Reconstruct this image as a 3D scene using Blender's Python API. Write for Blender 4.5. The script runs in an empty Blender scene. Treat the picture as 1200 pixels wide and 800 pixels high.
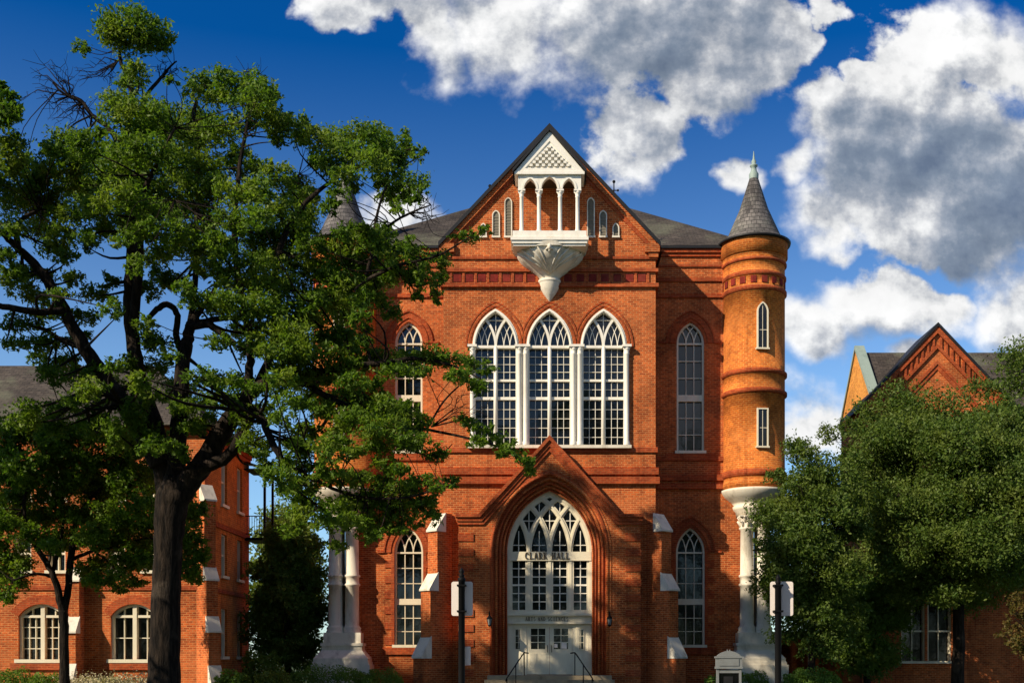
import bpy, math, random
import numpy as np
from mathutils import Vector, Matrix
from mathutils.geometry import tessellate_polygon
R_ = math.radians
random.seed(7); rng = np.random.default_rng(7)
sc = bpy.context.scene
col = sc.collection

# ------------------------------------------------------------------ camera
CAMY, CAMZ, FPX = -48.0, 1.7, 1350.0          # f in pixels of the 1200 px wide photograph
AX, HY = 644.0, 770.0                         # principal point of the upright (shifted) view
cd = bpy.data.cameras.new('camera'); cam = bpy.data.objects.new('camera', cd); col.objects.link(cam)
cam.location = (0, CAMY, CAMZ); cam.rotation_euler = (R_(90), 0, 0)
cd.sensor_width = 36.0; cd.lens = 36.0*FPX/1200.0
cd.shift_x = -(AX-600)/1200.0; cd.shift_y = (HY-400)/1200.0
cd.clip_start = 0.2; cd.clip_end = 3000
sc.camera = cam

# ------------------------------------------------------------------ sun, exposure
SUN_AZ, SUN_EL = 54.0, 33.0                   # degrees to the left of the facade's normal / height
az, el = R_(SUN_AZ), R_(SUN_EL)
to_sun = Vector((-math.sin(az)*math.cos(el), -math.cos(az)*math.cos(el), math.sin(el)))
sl = bpy.data.lights.new('sun', 'SUN'); so = bpy.data.objects.new('sun', sl); col.objects.link(so)
sl.energy = 5.0; sl.angle = R_(0.5); sl.color = (1.0, 0.86, 0.66)
so.rotation_euler = to_sun.to_track_quat('Z', 'Y').to_euler()
so.location = (-40, -40, 60)
vs = sc.view_settings
vs.view_transform = 'Standard'; vs.look = 'None'; vs.gamma = 1.0; vs.use_curve_mapping = False
vs.exposure = 0.40
sc.cycles.max_bounces = 6; sc.cycles.diffuse_bounces = 3; sc.cycles.glossy_bounces = 3
sc.cycles.transparent_max_bounces = 8; sc.cycles.sample_clamp_indirect = 6
sc.cycles.use_denoising = True

# ------------------------------------------------------------------ node helper
class NT:
    def __init__(s, tree): s.t = tree; s.n = tree.nodes; s.l = tree.links
    def add(s, typ, **kw):
        nd = s.n.new(typ)
        for k, v in kw.items(): setattr(nd, k, v)
        return nd
    def put(s, sock, v):
        if isinstance(v, bpy.types.NodeSocket): s.l.new(v, sock)
        else: sock.default_value = v
    def math(s, op, a, b=0.0, c=None, clamp=False):
        nd = s.add('ShaderNodeMath', operation=op, use_clamp=clamp)
        s.put(nd.inputs[0], a); s.put(nd.inputs[1], b)
        if c is not None: s.put(nd.inputs[2], c)
        return nd.outputs[0]
    def vmath(s, op, a, b=(0, 0, 0)):
        nd = s.add('ShaderNodeVectorMath', operation=op)
        s.put(nd.inputs[0], a); s.put(nd.inputs[1], b)
        return nd.outputs['Value'] if op in ('LENGTH', 'DOT_PRODUCT') else nd.outputs[0]
    def mix(s, f, a, b, typ='MIX'):
        nd = s.add('ShaderNodeMix', data_type='RGBA', blend_type=typ)
        s.put(nd.inputs['Factor'], f); s.put(nd.inputs[6], a); s.put(nd.inputs[7], b)
        return nd.outputs[2]
    def rng(s, v, a, b, c=0.0, d=1.0, smooth=True):
        nd = s.add('ShaderNodeMapRange', interpolation_type='SMOOTHSTEP' if smooth else 'LINEAR')
        s.put(nd.inputs[0], v); s.put(nd.inputs[1], a); s.put(nd.inputs[2], b); s.put(nd.inputs[3], c); s.put(nd.inputs[4], d)
        return nd.outputs[0]
    def noise(s, vec, scale, detail=3, rough=0.5, dist=0.0):
        nd = s.add('ShaderNodeTexNoise')
        s.put(nd.inputs['Vector'], vec); s.put(nd.inputs['Scale'], scale); s.put(nd.inputs['Detail'], detail)
        s.put(nd.inputs['Roughness'], rough); s.put(nd.inputs['Distortion'], dist)
        return nd.outputs['Fac']

# ------------------------------------------------------------------ world: sky with drifting cumulus
SKY_STRENGTH = 0.085
w = bpy.data.worlds.new('World'); sc.world = w; w.use_nodes = True
T = NT(w.node_tree); T.n.clear()
outw = T.add('ShaderNodeOutputWorld'); bg = T.add('ShaderNodeBackground'); T.l.new(bg.outputs[0], outw.inputs[0])
bg.inputs[1].default_value = SKY_STRENGTH
sky = T.add('ShaderNodeTexSky', sky_type='NISHITA', sun_disc=False)
sky.sun_elevation = el; sky.sun_rotation = math.atan2(to_sun.x, to_sun.y)
sky.air_density = 1.0; sky.dust_density = 0.3; sky.ozone_density = 3.0; sky.altitude = 300
tc = T.add('ShaderNodeTexCoord'); dirv = tc.outputs['Generated']
sp = T.add('ShaderNodeSeparateXYZ'); T.l.new(dirv, sp.inputs[0])
tint = T.mix(T.rng(sp.outputs[2], 0.23, 0.465, smooth=False), (1.0, 1.22, 1.40, 1), (0.014, 0.46, 0.98, 1))   # deep polarised blue high up
skyc = T.mix(1.0, sky.outputs[0], tint, 'MULTIPLY')
yy = T.math('MAXIMUM', T.math('ABSOLUTE', sp.outputs[1]), 0.12)
cu = T.math('DIVIDE', sp.outputs[0], yy); cv = T.math('DIVIDE', sp.outputs[2], yy)
cb = T.add('ShaderNodeCombineXYZ'); T.l.new(cu, cb.inputs[0]); T.l.new(cv, cb.inputs[1]); T.l.new(sp.outputs[1], cb.inputs[2])
P0 = cb.outputs[0]
wn = T.add('ShaderNodeTexNoise'); T.l.new(P0, wn.inputs['Vector']); wn.inputs['Scale'].default_value = 9; wn.inputs['Detail'].default_value = 3
warp = T.vmath('MULTIPLY', T.vmath('SUBTRACT', wn.outputs['Color'], (0.5, 0.5, 0.5)), (0.11, 0.085, 0.0))
wn2 = T.add('ShaderNodeTexNoise'); T.l.new(P0, wn2.inputs['Vector']); wn2.inputs['Scale'].default_value = 34; wn2.inputs['Detail'].default_value = 4
warp2 = T.vmath('MULTIPLY', T.vmath('SUBTRACT', wn2.outputs['Color'], (0.5, 0.5, 0.5)), (0.040, 0.034, 0.0))
PW = T.vmath('ADD', T.vmath('ADD', P0, warp), warp2)
fb = T.noise(P0, 13, 9, 0.57)
fbl = T.noise(T.vmath('ADD', P0, (-0.010, 0.016, 0)), 13, 6, 0.60)
fbs = T.noise(P0, 13, 6, 0.60)
soft = T.noise(P0, 6.5, 2, 0.5)
def blob_field(blobs, soft=0.0):
    acc = None
    for (x, y, rx, ry, wgt) in blobs:
        c = ((x-AX)/FPX, (HY-y)/FPX, 0)
        d = T.vmath('SUBTRACT', PW, c)
        d = T.vmath('MULTIPLY', d, (FPX/rx, FPX/ry, 0))
        v = T.math('MULTIPLY_ADD', T.vmath('LENGTH', d), -wgt, wgt)
        acc = v if acc is None else (T.math('MAXIMUM', acc, v) if not soft else T.math('SMOOTH_MAX', acc, v, soft))
    return acc
cloud_blobs = [(425, 5, 75, 42, 1), (515, 35, 62, 75, 1), (600, 25, 95, 85, 1), (700, 30, 110, 100, 1), (800, 50, 120, 110, 1),
    (880, 40, 78, 85, 1), (745, 140, 70, 55, .55), (1110, 55, 125, 55, 1), (1190, 70, 80, 70, 1), (1030, 80, 50, 30, 1),
    (1080, 185, 150, 120, 1), (1190, 220, 130, 130, 1), (1010, 140, 110, 65, .9), (862, 198, 36, 32, 1), (930, 190, 50, 30, .9), (965, 250, 55, 48, 1),
    (1015, 225, 60, 60, 1), (1075, 265, 80, 45, 1), (1015, 350, 115, 50, 1), (945, 375, 60, 48, 1), (1085, 362, 62, 42, 1),
    (1185, 378, 80, 58, 1), (1215, 350, 65, 70, 1), (950, 495, 62, 52, .9), (1055, 415, 38, 18, .7), (495, 258, 62, 34, .9), (960, 8, 40, 18, .6)]
dens = blob_field(cloud_blobs)
fill = T.rng(sp.outputs[1], 0.30, 0.16)                      # away from the north-facing part of the sky: loose clouds from noise alone
farc = T.math('SUBTRACT', T.noise(dirv, 2.6, 6, 0.55), 0.50)
mask_raw = T.math('MULTIPLY_ADD', T.math('SUBTRACT', fb, 0.5), 1.7, T.math('ADD', dens, 0.05))
mask = T.math('MULTIPLY', T.rng(T.math('DIVIDE', mask_raw, T.rng(soft, 0.38, 0.62, 0.20, 0.72)), 0.0, 1.0), T.rng(sp.outputs[1], 0.16, 0.30))
maskf = T.math('MULTIPLY', T.rng(farc, 0.0, 0.16), fill)
maskf = T.math('MULTIPLY', maskf, T.rng(sp.outputs[2], 0.0, 0.12))
mask = T.math('MAXIMUM', mask, T.math('MULTIPLY', maskf, 0.8))
dark_blobs = [(450, 0, 90, 40, .45), (800, 70, 170, 105, 1), (690, 95, 90, 50, .6), (535, 80, 60, 40, .4), (880, 60, 80, 90, 1), (740, 150, 80, 60, .6), (1090, 190, 165, 95, 1.5), (1190, 230, 130, 115, 1.5),
    (1010, 140, 95, 50, 1.0), (1150, 300, 110, 45, 1.2), (1015, 392, 95, 26, .8), (1190, 420, 60, 30, .5), (560, 5, 40, 25, .5)]
dk = blob_field(dark_blobs, 0.3)
dk = T.math('MULTIPLY_ADD', T.math('SUBTRACT', fb, 0.5), 0.42, dk)
edge = T.math('MULTIPLY', T.math('SUBTRACT', fbs, fbl), 1.9)   # relief of the billows towards the light
dkf = T.math('SUBTRACT', T.rng(dk, -0.50, 1.85, smooth=False), edge, clamp=True)
rmp = T.add('ShaderNodeValToRGB'); T.l.new(dkf, rmp.inputs[0])
els = rmp.color_ramp.elements; els[0].position = 0.0; els[0].color = (8.6, 8.6, 8.6, 1); els[1].position = 1.0; els[1].color = (1.25, 1.7, 2.55, 1)
for p_, c_ in ((0.17, (7.2, 7.3, 7.4, 1)), (0.33, (4.9, 5.1, 5.5, 1)), (0.50, (3.0, 3.4, 4.1, 1)), (0.68, (1.95, 2.45, 3.25, 1))):
    e_ = els.new(p_); e_.color = c_
cmod = T.add('ShaderNodeCombineXYZ'); cm_ = T.rng(fbs, 0.25, 0.75, 0.84, 1.13, smooth=False)
for i_ in range(3): T.l.new(cm_, cmod.inputs[i_])
cloudc = T.mix(1.0, rmp.outputs[0], cmod.outputs[0], 'MULTIPLY')
final = T.mix(mask, skyc, cloudc)
T.l.new(final, bg.inputs[0])
w.cycles.sampling_method = 'MANUAL'; w.cycles.sample_map_resolution = 512

# ------------------------------------------------------------------ materials
MATS = {}
def newmat(name, rough=0.8, spec=0.3):
    m = bpy.data.materials.new(name); m.use_nodes = True
    t = NT(m.node_tree); b = t.n['Principled BSDF']
    b.inputs['Roughness'].default_value = rough; b.inputs['Specular IOR Level'].default_value = spec
    MATS[name] = m
    return t, b
def bump(t, b, h, dist, strength=1.0):
    bp = t.add('ShaderNodeBump'); t.put(bp.inputs['Height'], h); bp.inputs['Distance'].default_value = dist
    bp.inputs['Strength'].default_value = strength
    t.l.new(bp.outputs[0], b.inputs['Normal'])
def brick_mat(name, c1, c2, mortar, bw=0.25, bh=0.088, ms=0.014, stain=0.35):
    t, b = newmat(name, 0.88, 0.2)
    uv = t.add('ShaderNodeUVMap'); uv.uv_map = 'UVMap'
    br = t.add('ShaderNodeTexBrick'); t.l.new(uv.outputs[0], br.inputs['Vector'])
    br.inputs['Color1'].default_value = (*c1, 1); br.inputs['Color2'].default_value = (*c2, 1); br.inputs['Mortar'].default_value = (*mortar, 1)
    br.inputs['Scale'].default_value = 1.0; br.inputs['Brick Width'].default_value = bw; br.inputs['Row Height'].default_value = bh
    br.inputs['Mortar Size'].default_value = ms; br.inputs['Mortar Smooth'].default_value = 0.2; br.inputs['Bias'].default_value = -0.1
    g = t.add('ShaderNodeNewGeometry')
    n1 = t.noise(g.outputs['Position'], 0.55, 5, 0.6)
    n2 = t.noise(g.outputs['Position'], 6.0, 3, 0.6)
    f1 = t.rng(n1, 0.35, 0.72, 1.0+stain*0.45, 1.0-stain)
    f2 = t.rng(n2, 0.3, 0.7, 0.80, 1.18)
    k = t.math('MULTIPLY', f1, f2)
    cc = t.add('ShaderNodeCombineXYZ')
    for i in range(3): t.l.new(k, cc.inputs[i])
    c = t.mix(1.0, br.outputs['Color'], cc.outputs[0], 'MULTIPLY')
    n4 = t.noise(g.outputs['Position'], 0.33, 6, 0.7)
    n5 = t.noise(g.outputs['Position'], 2.6, 4, 0.7)
    tan = tuple(min(1, x*1.15+0.10*k_) for x, k_ in zip(c1, (0.6, 0.9, 0.45)))
    c = t.mix(t.math('MULTIPLY', t.rng(n4, 0.50, 0.68), 0.40*stain/0.35), c, (*tan, 1))
    mps = t.add('ShaderNodeMapping'); t.l.new(g.outputs['Position'], mps.inputs[0]); mps.inputs['Scale'].default_value = (1, 1, 0.07)
    n6 = t.noise(mps.outputs[0], 2.2, 5, 0.7)
    c = t.mix(t.math('MULTIPLY', t.rng(n6, 0.54, 0.74), 0.55), c, tuple(x*0.40 for x in c2)+(1,))
    c = t.mix(t.math('MULTIPLY', t.rng(n5, 0.60, 0.74), 0.45), c, tuple(x*0.45 for x in c2)+(1,))
    t.l.new(c, b.inputs['Base Color'])
    bump(t, b, t.math('SUBTRACT', t.math('MULTIPLY', n2, 0.6), br.outputs['Fac']), 0.012, 0.7)
    return MATS[name]
brick_mat('brick', (0.52, 0.105, 0.021), (0.24, 0.040, 0.010), (0.50, 0.20, 0.072))
brick_mat('brick_orange', (0.58, 0.145, 0.018), (0.38, 0.078, 0.011), (0.56, 0.23, 0.06))
brick_mat('brick_sunlit', (0.66, 0.27, 0.045), (0.46, 0.16, 0.028), (0.62, 0.32, 0.10))  # paler copy of brick, strong sun painted into the annex gable end
brick_mat('brick_red', (0.40, 0.066, 0.015), (0.24, 0.032, 0.009), (0.36, 0.10, 0.035), bh=0.085, stain=0.25)
brick_mat('terracotta', (0.22, 0.022, 0.014), (0.14, 0.014, 0.010), (0.14, 0.02, 0.012), bw=0.4, bh=0.4, ms=0.002, stain=0.2)
def white_mat(name, base, grime, rough=0.6, amt=0.5):
    t, b = newmat(name, rough, 0.3)
    g = t.add('ShaderNodeNewGeometry')
    mp = t.add('ShaderNodeMapping'); t.l.new(g.outputs['Position'], mp.inputs[0]); mp.inputs['Scale'].default_value = (1, 1, 0.35)
    n = t.noise(mp.outputs[0], 2.4, 6, 0.65)
    n3 = t.noise(g.outputs['Position'], 18, 3, 0.6)
    f = t.math('MULTIPLY', t.rng(n, 0.46, 0.76), amt)
    f = t.math('ADD', f, t.math('MULTIPLY', t.rng(n3, 0.5, 0.8), 0.18), clamp=True)
    t.l.new(t.mix(f, (*base, 1), (*grime, 1)), b.inputs['Base Color'])
    bump(t, b, n3, 0.006, 0.4)
white_mat('white_stone', (0.72, 0.66, 0.54), (0.30, 0.25, 0.18), 0.75, 0.75)
white_mat('white_paint', (0.80, 0.76, 0.66), (0.55, 0.49, 0.38), 0.5, 0.45)
white_mat('cream_paint', (0.74, 0.67, 0.50), (0.50, 0.42, 0.29), 0.5, 0.5)
white_mat('grey_metal', (0.19, 0.20, 0.20), (0.10, 0.10, 0.10), 0.45, 0.5)
white_mat('sign_white', (0.80, 0.72, 0.66), (0.70, 0.62, 0.55), 0.4, 0.3)
white_mat('step_stone', (0.34, 0.27, 0.17), (0.17, 0.13, 0.08), 0.85, 0.8)
white_mat('concrete', (0.36, 0.34, 0.31), (0.24, 0.22, 0.20), 0.9, 0.6)
white_mat('asphalt', (0.05, 0.05, 0.052), (0.035, 0.035, 0.036), 0.9, 0.6)
white_mat('copper', (0.26, 0.33, 0.29), (0.16, 0.22, 0.19), 0.6, 0.6)
white_mat('black_iron', (0.004, 0.004, 0.0045), (0.008, 0.007, 0.006), 0.6, 0.4)
MATS['black_iron'].node_tree.nodes['Principled BSDF'].inputs['Specular IOR Level'].default_value = 0.12
white_mat('dark_metal', (0.012, 0.012, 0.013), (0.03, 0.027, 0.024), 0.5, 0.5)
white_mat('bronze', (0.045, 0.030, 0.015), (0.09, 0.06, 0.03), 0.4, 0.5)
white_mat('louvre', (0.17, 0.15, 0.11), (0.10, 0.09, 0.07), 0.7, 0.5)
white_mat('ground_dirt', (0.09, 0.065, 0.04), (0.05, 0.04, 0.025), 0.95, 0.6)
brick_mat('slate', (0.16, 0.145, 0.135), (0.06, 0.055, 0.055), (0.025, 0.025, 0.025), bw=0.32, bh=0.21, ms=0.014, stain=0.4)
brick_mat('shingle', (0.075, 0.062, 0.052), (0.045, 0.038, 0.034), (0.03, 0.026, 0.024), bw=0.3, bh=0.16, ms=0.01, stain=0.4)
def glass_mat():
    t, b = newmat('glass', 0.06, 0.5)
    g = t.add('ShaderNodeNewGeometry')
    n = t.noise(g.outputs['Position'], 1.3, 2, 0.5)
    t.l.new(t.mix(t.rng(n, 0.4, 0.7), (0.003, 0.0035, 0.004, 1), (0.012, 0.012, 0.012, 1)), b.inputs['Base Color'])
    b.inputs['IOR'].default_value = 1.48
    n2 = t.noise(g.outputs['Position'], 2.2, 2, 0.5)
    bump(t, b, n2, 0.012, 0.25)
glass_mat()
def bark_mat():
    t, b = newmat('bark', 0.92, 0.15)
    g = t.add('ShaderNodeNewGeometry')
    mp = t.add('ShaderNodeMapping'); t.l.new(g.outputs['Position'], mp.inputs[0]); mp.inputs['Scale'].default_value = (1, 1, 0.18)
    n = t.noise(mp.outputs[0], 9, 5, 0.65); n2 = t.noise(g.outputs['Position'], 1.1, 3, 0.5)
    c = t.mix(t.rng(n, 0.35, 0.68), (0.006, 0.0045, 0.0035, 1), (0.034, 0.024, 0.017, 1))
    c = t.mix(t.math('MULTIPLY', t.rng(n2, 0.58, 0.7), 0.5), c, (0.075, 0.058, 0.044, 1))
    t.l.new(c, b.inputs['Base Color']); bump(t, b, n, 0.14, 1.0)
bark_mat()
def leaf_mat(name, ca, cbb, cc, trans=0.35):
    t, b = newmat(name, 0.55, 0.25)
    g = t.add('ShaderNodeNewGeometry')
    n = t.noise(g.outputs['Position'], 0.8, 3, 0.6)
    r = g.outputs['Random Per Island']
    c = t.mix(r, (*ca, 1), (*cbb, 1))
    c = t.mix(t.math('MULTIPLY', t.rng(n, 0.45, 0.7), 0.75), c, (*cc, 1))
    t.l.new(c, b.inputs['Base Color'])
    tr = t.add('ShaderNodeBsdfTranslucent'); t.l.new(t.mix(1.0, c, (1.25, 1.35, 0.6, 1), 'MULTIPLY'), tr.inputs[0])
    mx = t.add('ShaderNodeMixShader'); mx.inputs[0].default_value = trans
    t.l.new(b.outputs[0], mx.inputs[1]); t.l.new(tr.outputs[0], mx.inputs[2])
    t.l.new(mx.outputs[0], t.n['Material Output'].inputs[0])
leaf_mat('oak_leaf', (0.052, 0.118, 0.012), (0.145, 0.235, 0.022), (0.21, 0.27, 0.030), 0.48)
leaf_mat('holly_leaf', (0.070, 0.14, 0.022), (0.13, 0.21, 0.034), (0.16, 0.22, 0.042), 0.45)
leaf_mat('elm_leaf', (0.050, 0.100, 0.016), (0.13, 0.185, 0.032), (0.16, 0.20, 0.038), 0.4)
leaf_mat('maple_leaf', (0.13, 0.075, 0.02), (0.09, 0.09, 0.02), (0.16, 0.12, 0.03), 0.35)
leaf_mat('lime_leaf', (0.10, 0.15, 0.02), (0.16, 0.20, 0.03), (0.18, 0.22, 0.04), 0.4)
leaf_mat('hedge_leaf', (0.075, 0.15, 0.018), (0.15, 0.24, 0.032), (0.15, 0.25, 0.034), 0.4)
leaf_mat('pale_flower', (0.55, 0.48, 0.34), (0.42, 0.36, 0.20), (0.30, 0.30, 0.12), 0.2)
leaf_mat('grass_blade', (0.045, 0.085, 0.016), (0.07, 0.11, 0.022), (0.08, 0.10, 0.03), 0.2)

# ------------------------------------------------------------------ mesh builder
WORLD = {}
class MB:
    def __init__(s): s.V = []; s.F = []; s.mi = []; s.sm = []; s.uv = []; s.M = None; s.m = 0
    def pt(s, p):
        s.V.append(tuple(s.M @ Vector(p)) if s.M is not None else tuple(p)); return len(s.V)-1
    def face(s, ids, smooth=False, uv=None): s.F.append(ids); s.mi.append(s.m); s.sm.append(smooth); s.uv.append(uv)
    def poly(s, pts, **k): s.face([s.pt(p) for p in pts], **k)
    def box(s, x0, x1, y0, y1, z0, z1):
        i = [s.pt(p) for p in ((x0,y0,z0),(x1,y0,z0),(x1,y1,z0),(x0,y1,z0),(x0,y0,z1),(x1,y0,z1),(x1,y1,z1),(x0,y1,z1))]
        for f in ((0,3,2,1),(4,5,6,7),(0,1,5,4),(1,2,6,5),(2,3,7,6),(3,0,4,7)): s.face([i[k] for k in f])
    def prism(s, outer, y0, y1, holes=()):
        """outline (x,z) with holes, from front y0 to back y1"""
        loops = [list(outer)] + [list(h) for h in holes]
        flat = [p for l in loops for p in l]
        tris = tessellate_polygon([[Vector((p[0], p[1], 0)) for p in l] for l in loops])
        fr = [s.pt((p[0], y0, p[1])) for p in flat]; bk = [s.pt((p[0], y1, p[1])) for p in flat]
        for t in tris:
            a, b, c = (flat[k] for k in t)
            cr = (b[0]-a[0])*(c[1]-a[1]) - (b[1]-a[1])*(c[0]-a[0])
            t = list(t) if cr > 0 else list(t)[::-1]
            s.face([fr[k] for k in t]); s.face([bk[k] for k in t[::-1]])
        o = 0
        for l in loops:
            n = len(l)
            for k in range(n):
                a, b = o+k, o+(k+1) % n
                s.face([fr[a], bk[a], bk[b], fr[b]])
            o += n
    def ring(s, A, B, y0, y1, closed=False):
        n = len(A); fa = [s.pt((p[0], y0, p[1])) for p in A]; fb_ = [s.pt((p[0], y0, p[1])) for p in B]
        ba = [s.pt((p[0], y1, p[1])) for p in A]; bb = [s.pt((p[0], y1, p[1])) for p in B]
        for k in range(n if closed else n-1):
            j = (k+1) % n
            s.face([fa[k], fa[j], fb_[j], fb_[k]]); s.face([ba[k], ba[j], bb[j], bb[k]])
            s.face([fa[k], fa[j], ba[j], ba[k]]); s.face([fb_[k], fb_[j], bb[j], bb[k]])
        if not closed:
            for k in (0, n-1): s.face([fa[k], fb_[k], bb[k], ba[k]])
    def strip(s, pts, wd, y0, y1):
        pts = [Vector(p) for p in pts]; A = []; B = []
        for k, p in enumerate(pts):
            a = pts[max(k-1, 0)]; b = pts[min(k+1, len(pts)-1)]
            d = (b-a).normalized(); nrm = Vector((-d.y, d.x))
            sc_ = 1.0
            if 0 < k < len(pts)-1:
                d0 = (p-a).normalized(); sc_ = 1/max(0.35, abs(nrm.dot(Vector((-d0.y, d0.x)))))
            A.append(p+nrm*wd/2*sc_); B.append(p-nrm*wd/2*sc_)
        s.ring(A, B, y0, y1)
    def lathe(s, prof, cx, cy, n=32, a0=0.0, a1=2*math.pi, mod=None, smooth=True, flip=False):
        full = abs(a1-a0-2*math.pi) < 1e-6; cols = n if full else n+1
        rmax = max(r for r, z in prof); idx = []
        L = [0]
        for k in range(1, len(prof)): L.append(L[-1]+math.hypot(prof[k][0]-prof[k-1][0], prof[k][1]-prof[k-1][1]))
        for k in range(cols):
            a = a0+(a1-a0)*k/n
            row = []
            for r, z in prof:
                rr = r*(mod(a, z) if mod else 1)
                row.append(s.pt((cx+rr*math.sin(a), cy-rr*math.cos(a), z)))
            idx.append(row)
        for k in range(n):
            j = (k+1) % cols
            u0, u1 = (a0+(a1-a0)*k/n)*rmax, (a0+(a1-a0)*(k+1)/n)*rmax
            for q in range(len(prof)-1):
                s.face([idx[k][q], idx[j][q], idx[j][q+1], idx[k][q+1]], smooth=smooth,
                       uv=[(u0, prof[0][1]+L[q]), (u1, prof[0][1]+L[q]), (u1, prof[0][1]+L[q+1]), (u0, prof[0][1]+L[q+1])])
    def tube(s, pts, rad, n=8, caps=True):
        pts = [Vector(p) for p in pts]
        if not hasattr(rad, '__len__'): rad = [rad]*len(pts)
        rows = []; ref = None
        for k, p in enumerate(pts):
            d = (pts[min(k+1, len(pts)-1)]-pts[max(k-1, 0)])
            d = d.normalized() if d.length > 1e-9 else Vector((0, 0, 1))
            if ref is None:
                ref = d.cross(Vector((0.3, 1, 0.1))).normalized()
            ref = (ref - d*ref.dot(d)).normalized(); o2 = d.cross(ref)
            rows.append([s.pt(p+(ref*math.cos(2*math.pi*q/n)+o2*math.sin(2*math.pi*q/n))*rad[k]) for q in range(n)])
        for k in range(len(pts)-1):
            for q in range(n): s.face([rows[k][q], rows[k][(q+1) % n], rows[k+1][(q+1) % n], rows[k+1][q]], smooth=True)
        if caps: s.face(rows[0][::-1]); s.face(rows[-1])
    def ball(s, c, r, n=10, m=7, sz=1.0):
        s.lathe([(max(1e-4, r*math.sin(math.pi*k/m)), c[2]-r*sz*math.cos(math.pi*k/m)) for k in range(m+1)], c[0], c[1], n)
    def build(s, name, mat, parent=None, loc=None):
        V = np.array(s.V, dtype=np.float64)
        c = np.array(loc) if loc is not None else np.array([(V[:,0].min()+V[:,0].max())/2, (V[:,1].min()+V[:,1].max())/2, V[:,2].min()])
        me = bpy.data.meshes.new(name); me.from_pydata((V-c).tolist(), [], s.F)
        mats = mat if isinstance(mat, (list, tuple)) else [mat]
        for m in mats: me.materials.append(MATS[m])
        me.polygons.foreach_set('material_index', s.mi); me.polygons.foreach_set('use_smooth', s.sm)
        ul = me.uv_layers.new(name='UVMap'); uvs = np.zeros((len(me.loops), 2)); k = 0
        for f, u in zip(s.F, s.uv):
            if u is not None:
                uvs[k:k+len(f)] = u
            else:
                P = V[f]; nrm = np.cross(P[1]-P[0], P[2]-P[0])
                if len(f) > 3: nrm = nrm + np.cross(P[2]-P[0], P[3]-P[0])
                ln = np.linalg.norm(nrm); nrm = nrm/ln if ln > 1e-12 else np.array((0, 1., 0))
                if abs(nrm[2]) > 0.93: uvs[k:k+len(f)] = P[:, :2]
                else:
                    t = np.array((-nrm[1], nrm[0], 0)); t /= np.linalg.norm(t)
                    sl_ = max(0.25, math.sqrt(1-nrm[2]**2))
                    uvs[k:k+len(f), 0] = P@t; uvs[k:k+len(f), 1] = P[:, 2]/sl_
            k += len(f)
        ul.data.foreach_set('uv', uvs.ravel()); me.update()
        o = bpy.data.objects.new(name, me); col.objects.link(o)
        place(o, c, parent)
        return o
def place(o, c, parent):
    WORLD[o.name] = Vector(c)
    if parent is not None:
        o.parent = parent; o.location = Vector(c)-WORLD[parent.name]
    else: o.location = Vector(c)
def tag(o, label=None, cat=None, group=None, kind=None):
    if label: o['label'] = label
    if cat: o['category'] = cat
    if group: o['group'] = group
    if kind: o['kind'] = kind
    return o
def thing(name, label, cat, loc, group=None):
    o = bpy.data.objects.new(name, None); col.objects.link(o); o.empty_display_size = 0.3
    place(o, loc, None); return tag(o, label, cat, group)

def PX(px, Y): return (px-AX)*(Y-CAMY)/FPX            # photo column / row at depth Y -> metres
def PZ(py, Y): return CAMZ+(HY-py)*(Y-CAMY)/FPX
def archR(a, h): return (a*a+h*h)/(2*a)
def arch(cx, a, zb, zs, R, off=0.0, n=10):
    if R < a*0.999:      # segmental
        h = R*1.0; Rr = (a*a+h*h)/(2*h); cz = zs+h-Rr; t = math.atan2(zs-cz, a)
        pts = [(cx-(a+off), zb)]
        for k in range(2*n+1):
            aa = (math.pi-t)+(t-(math.pi-t))*k/(2*n); pts.append((cx+(Rr+off)*math.cos(aa), cz+(Rr+off)*math.sin(aa)))
        return pts+[(cx+a+off, zb)]
    ca = math.acos((a-R)/(R+off)); L = []
    for k in range(n+1):
        t = math.pi+(ca-math.pi)*k/n
        L.append((cx-a+R+(R+off)*math.cos(t), zs+(R+off)*math.sin(t)))
    Rt = [(2*cx-x, z) for x, z in L[:-1]][::-1]
    return [(cx-a-off, zb)]+L+Rt+[(cx+a+off, zb)]
def inside_arch(x, z, cx, a, zs, R, m=0.0):
    return math.hypot(x-(cx-a+R), z-zs) < R-m and math.hypot(x-(cx+a-R), z-zs) < R-m
def tracery(mb, cx, a, zs, R, xs, wd, y0, y1, a2=None, R2=None, n=26):
    """interlacing arcs rising from each mullion, parallel to the sides of the arch"""
    for x in xs:
        for sgn in (1, -1):
            pts = []
            for k in range(n*3):
                t = k*0.5*math.pi/(n*2)
                px, pz = x+sgn*(R-R*math.cos(t)), zs+R*math.sin(t)
                if k and not inside_arch(px, pz, cx, a, zs, R): break
                pts.append((px, pz))
            if len(pts) > 1: mb.strip(pts, wd, y0+(0.004 if sgn > 0 else 0.0), y1)

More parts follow.
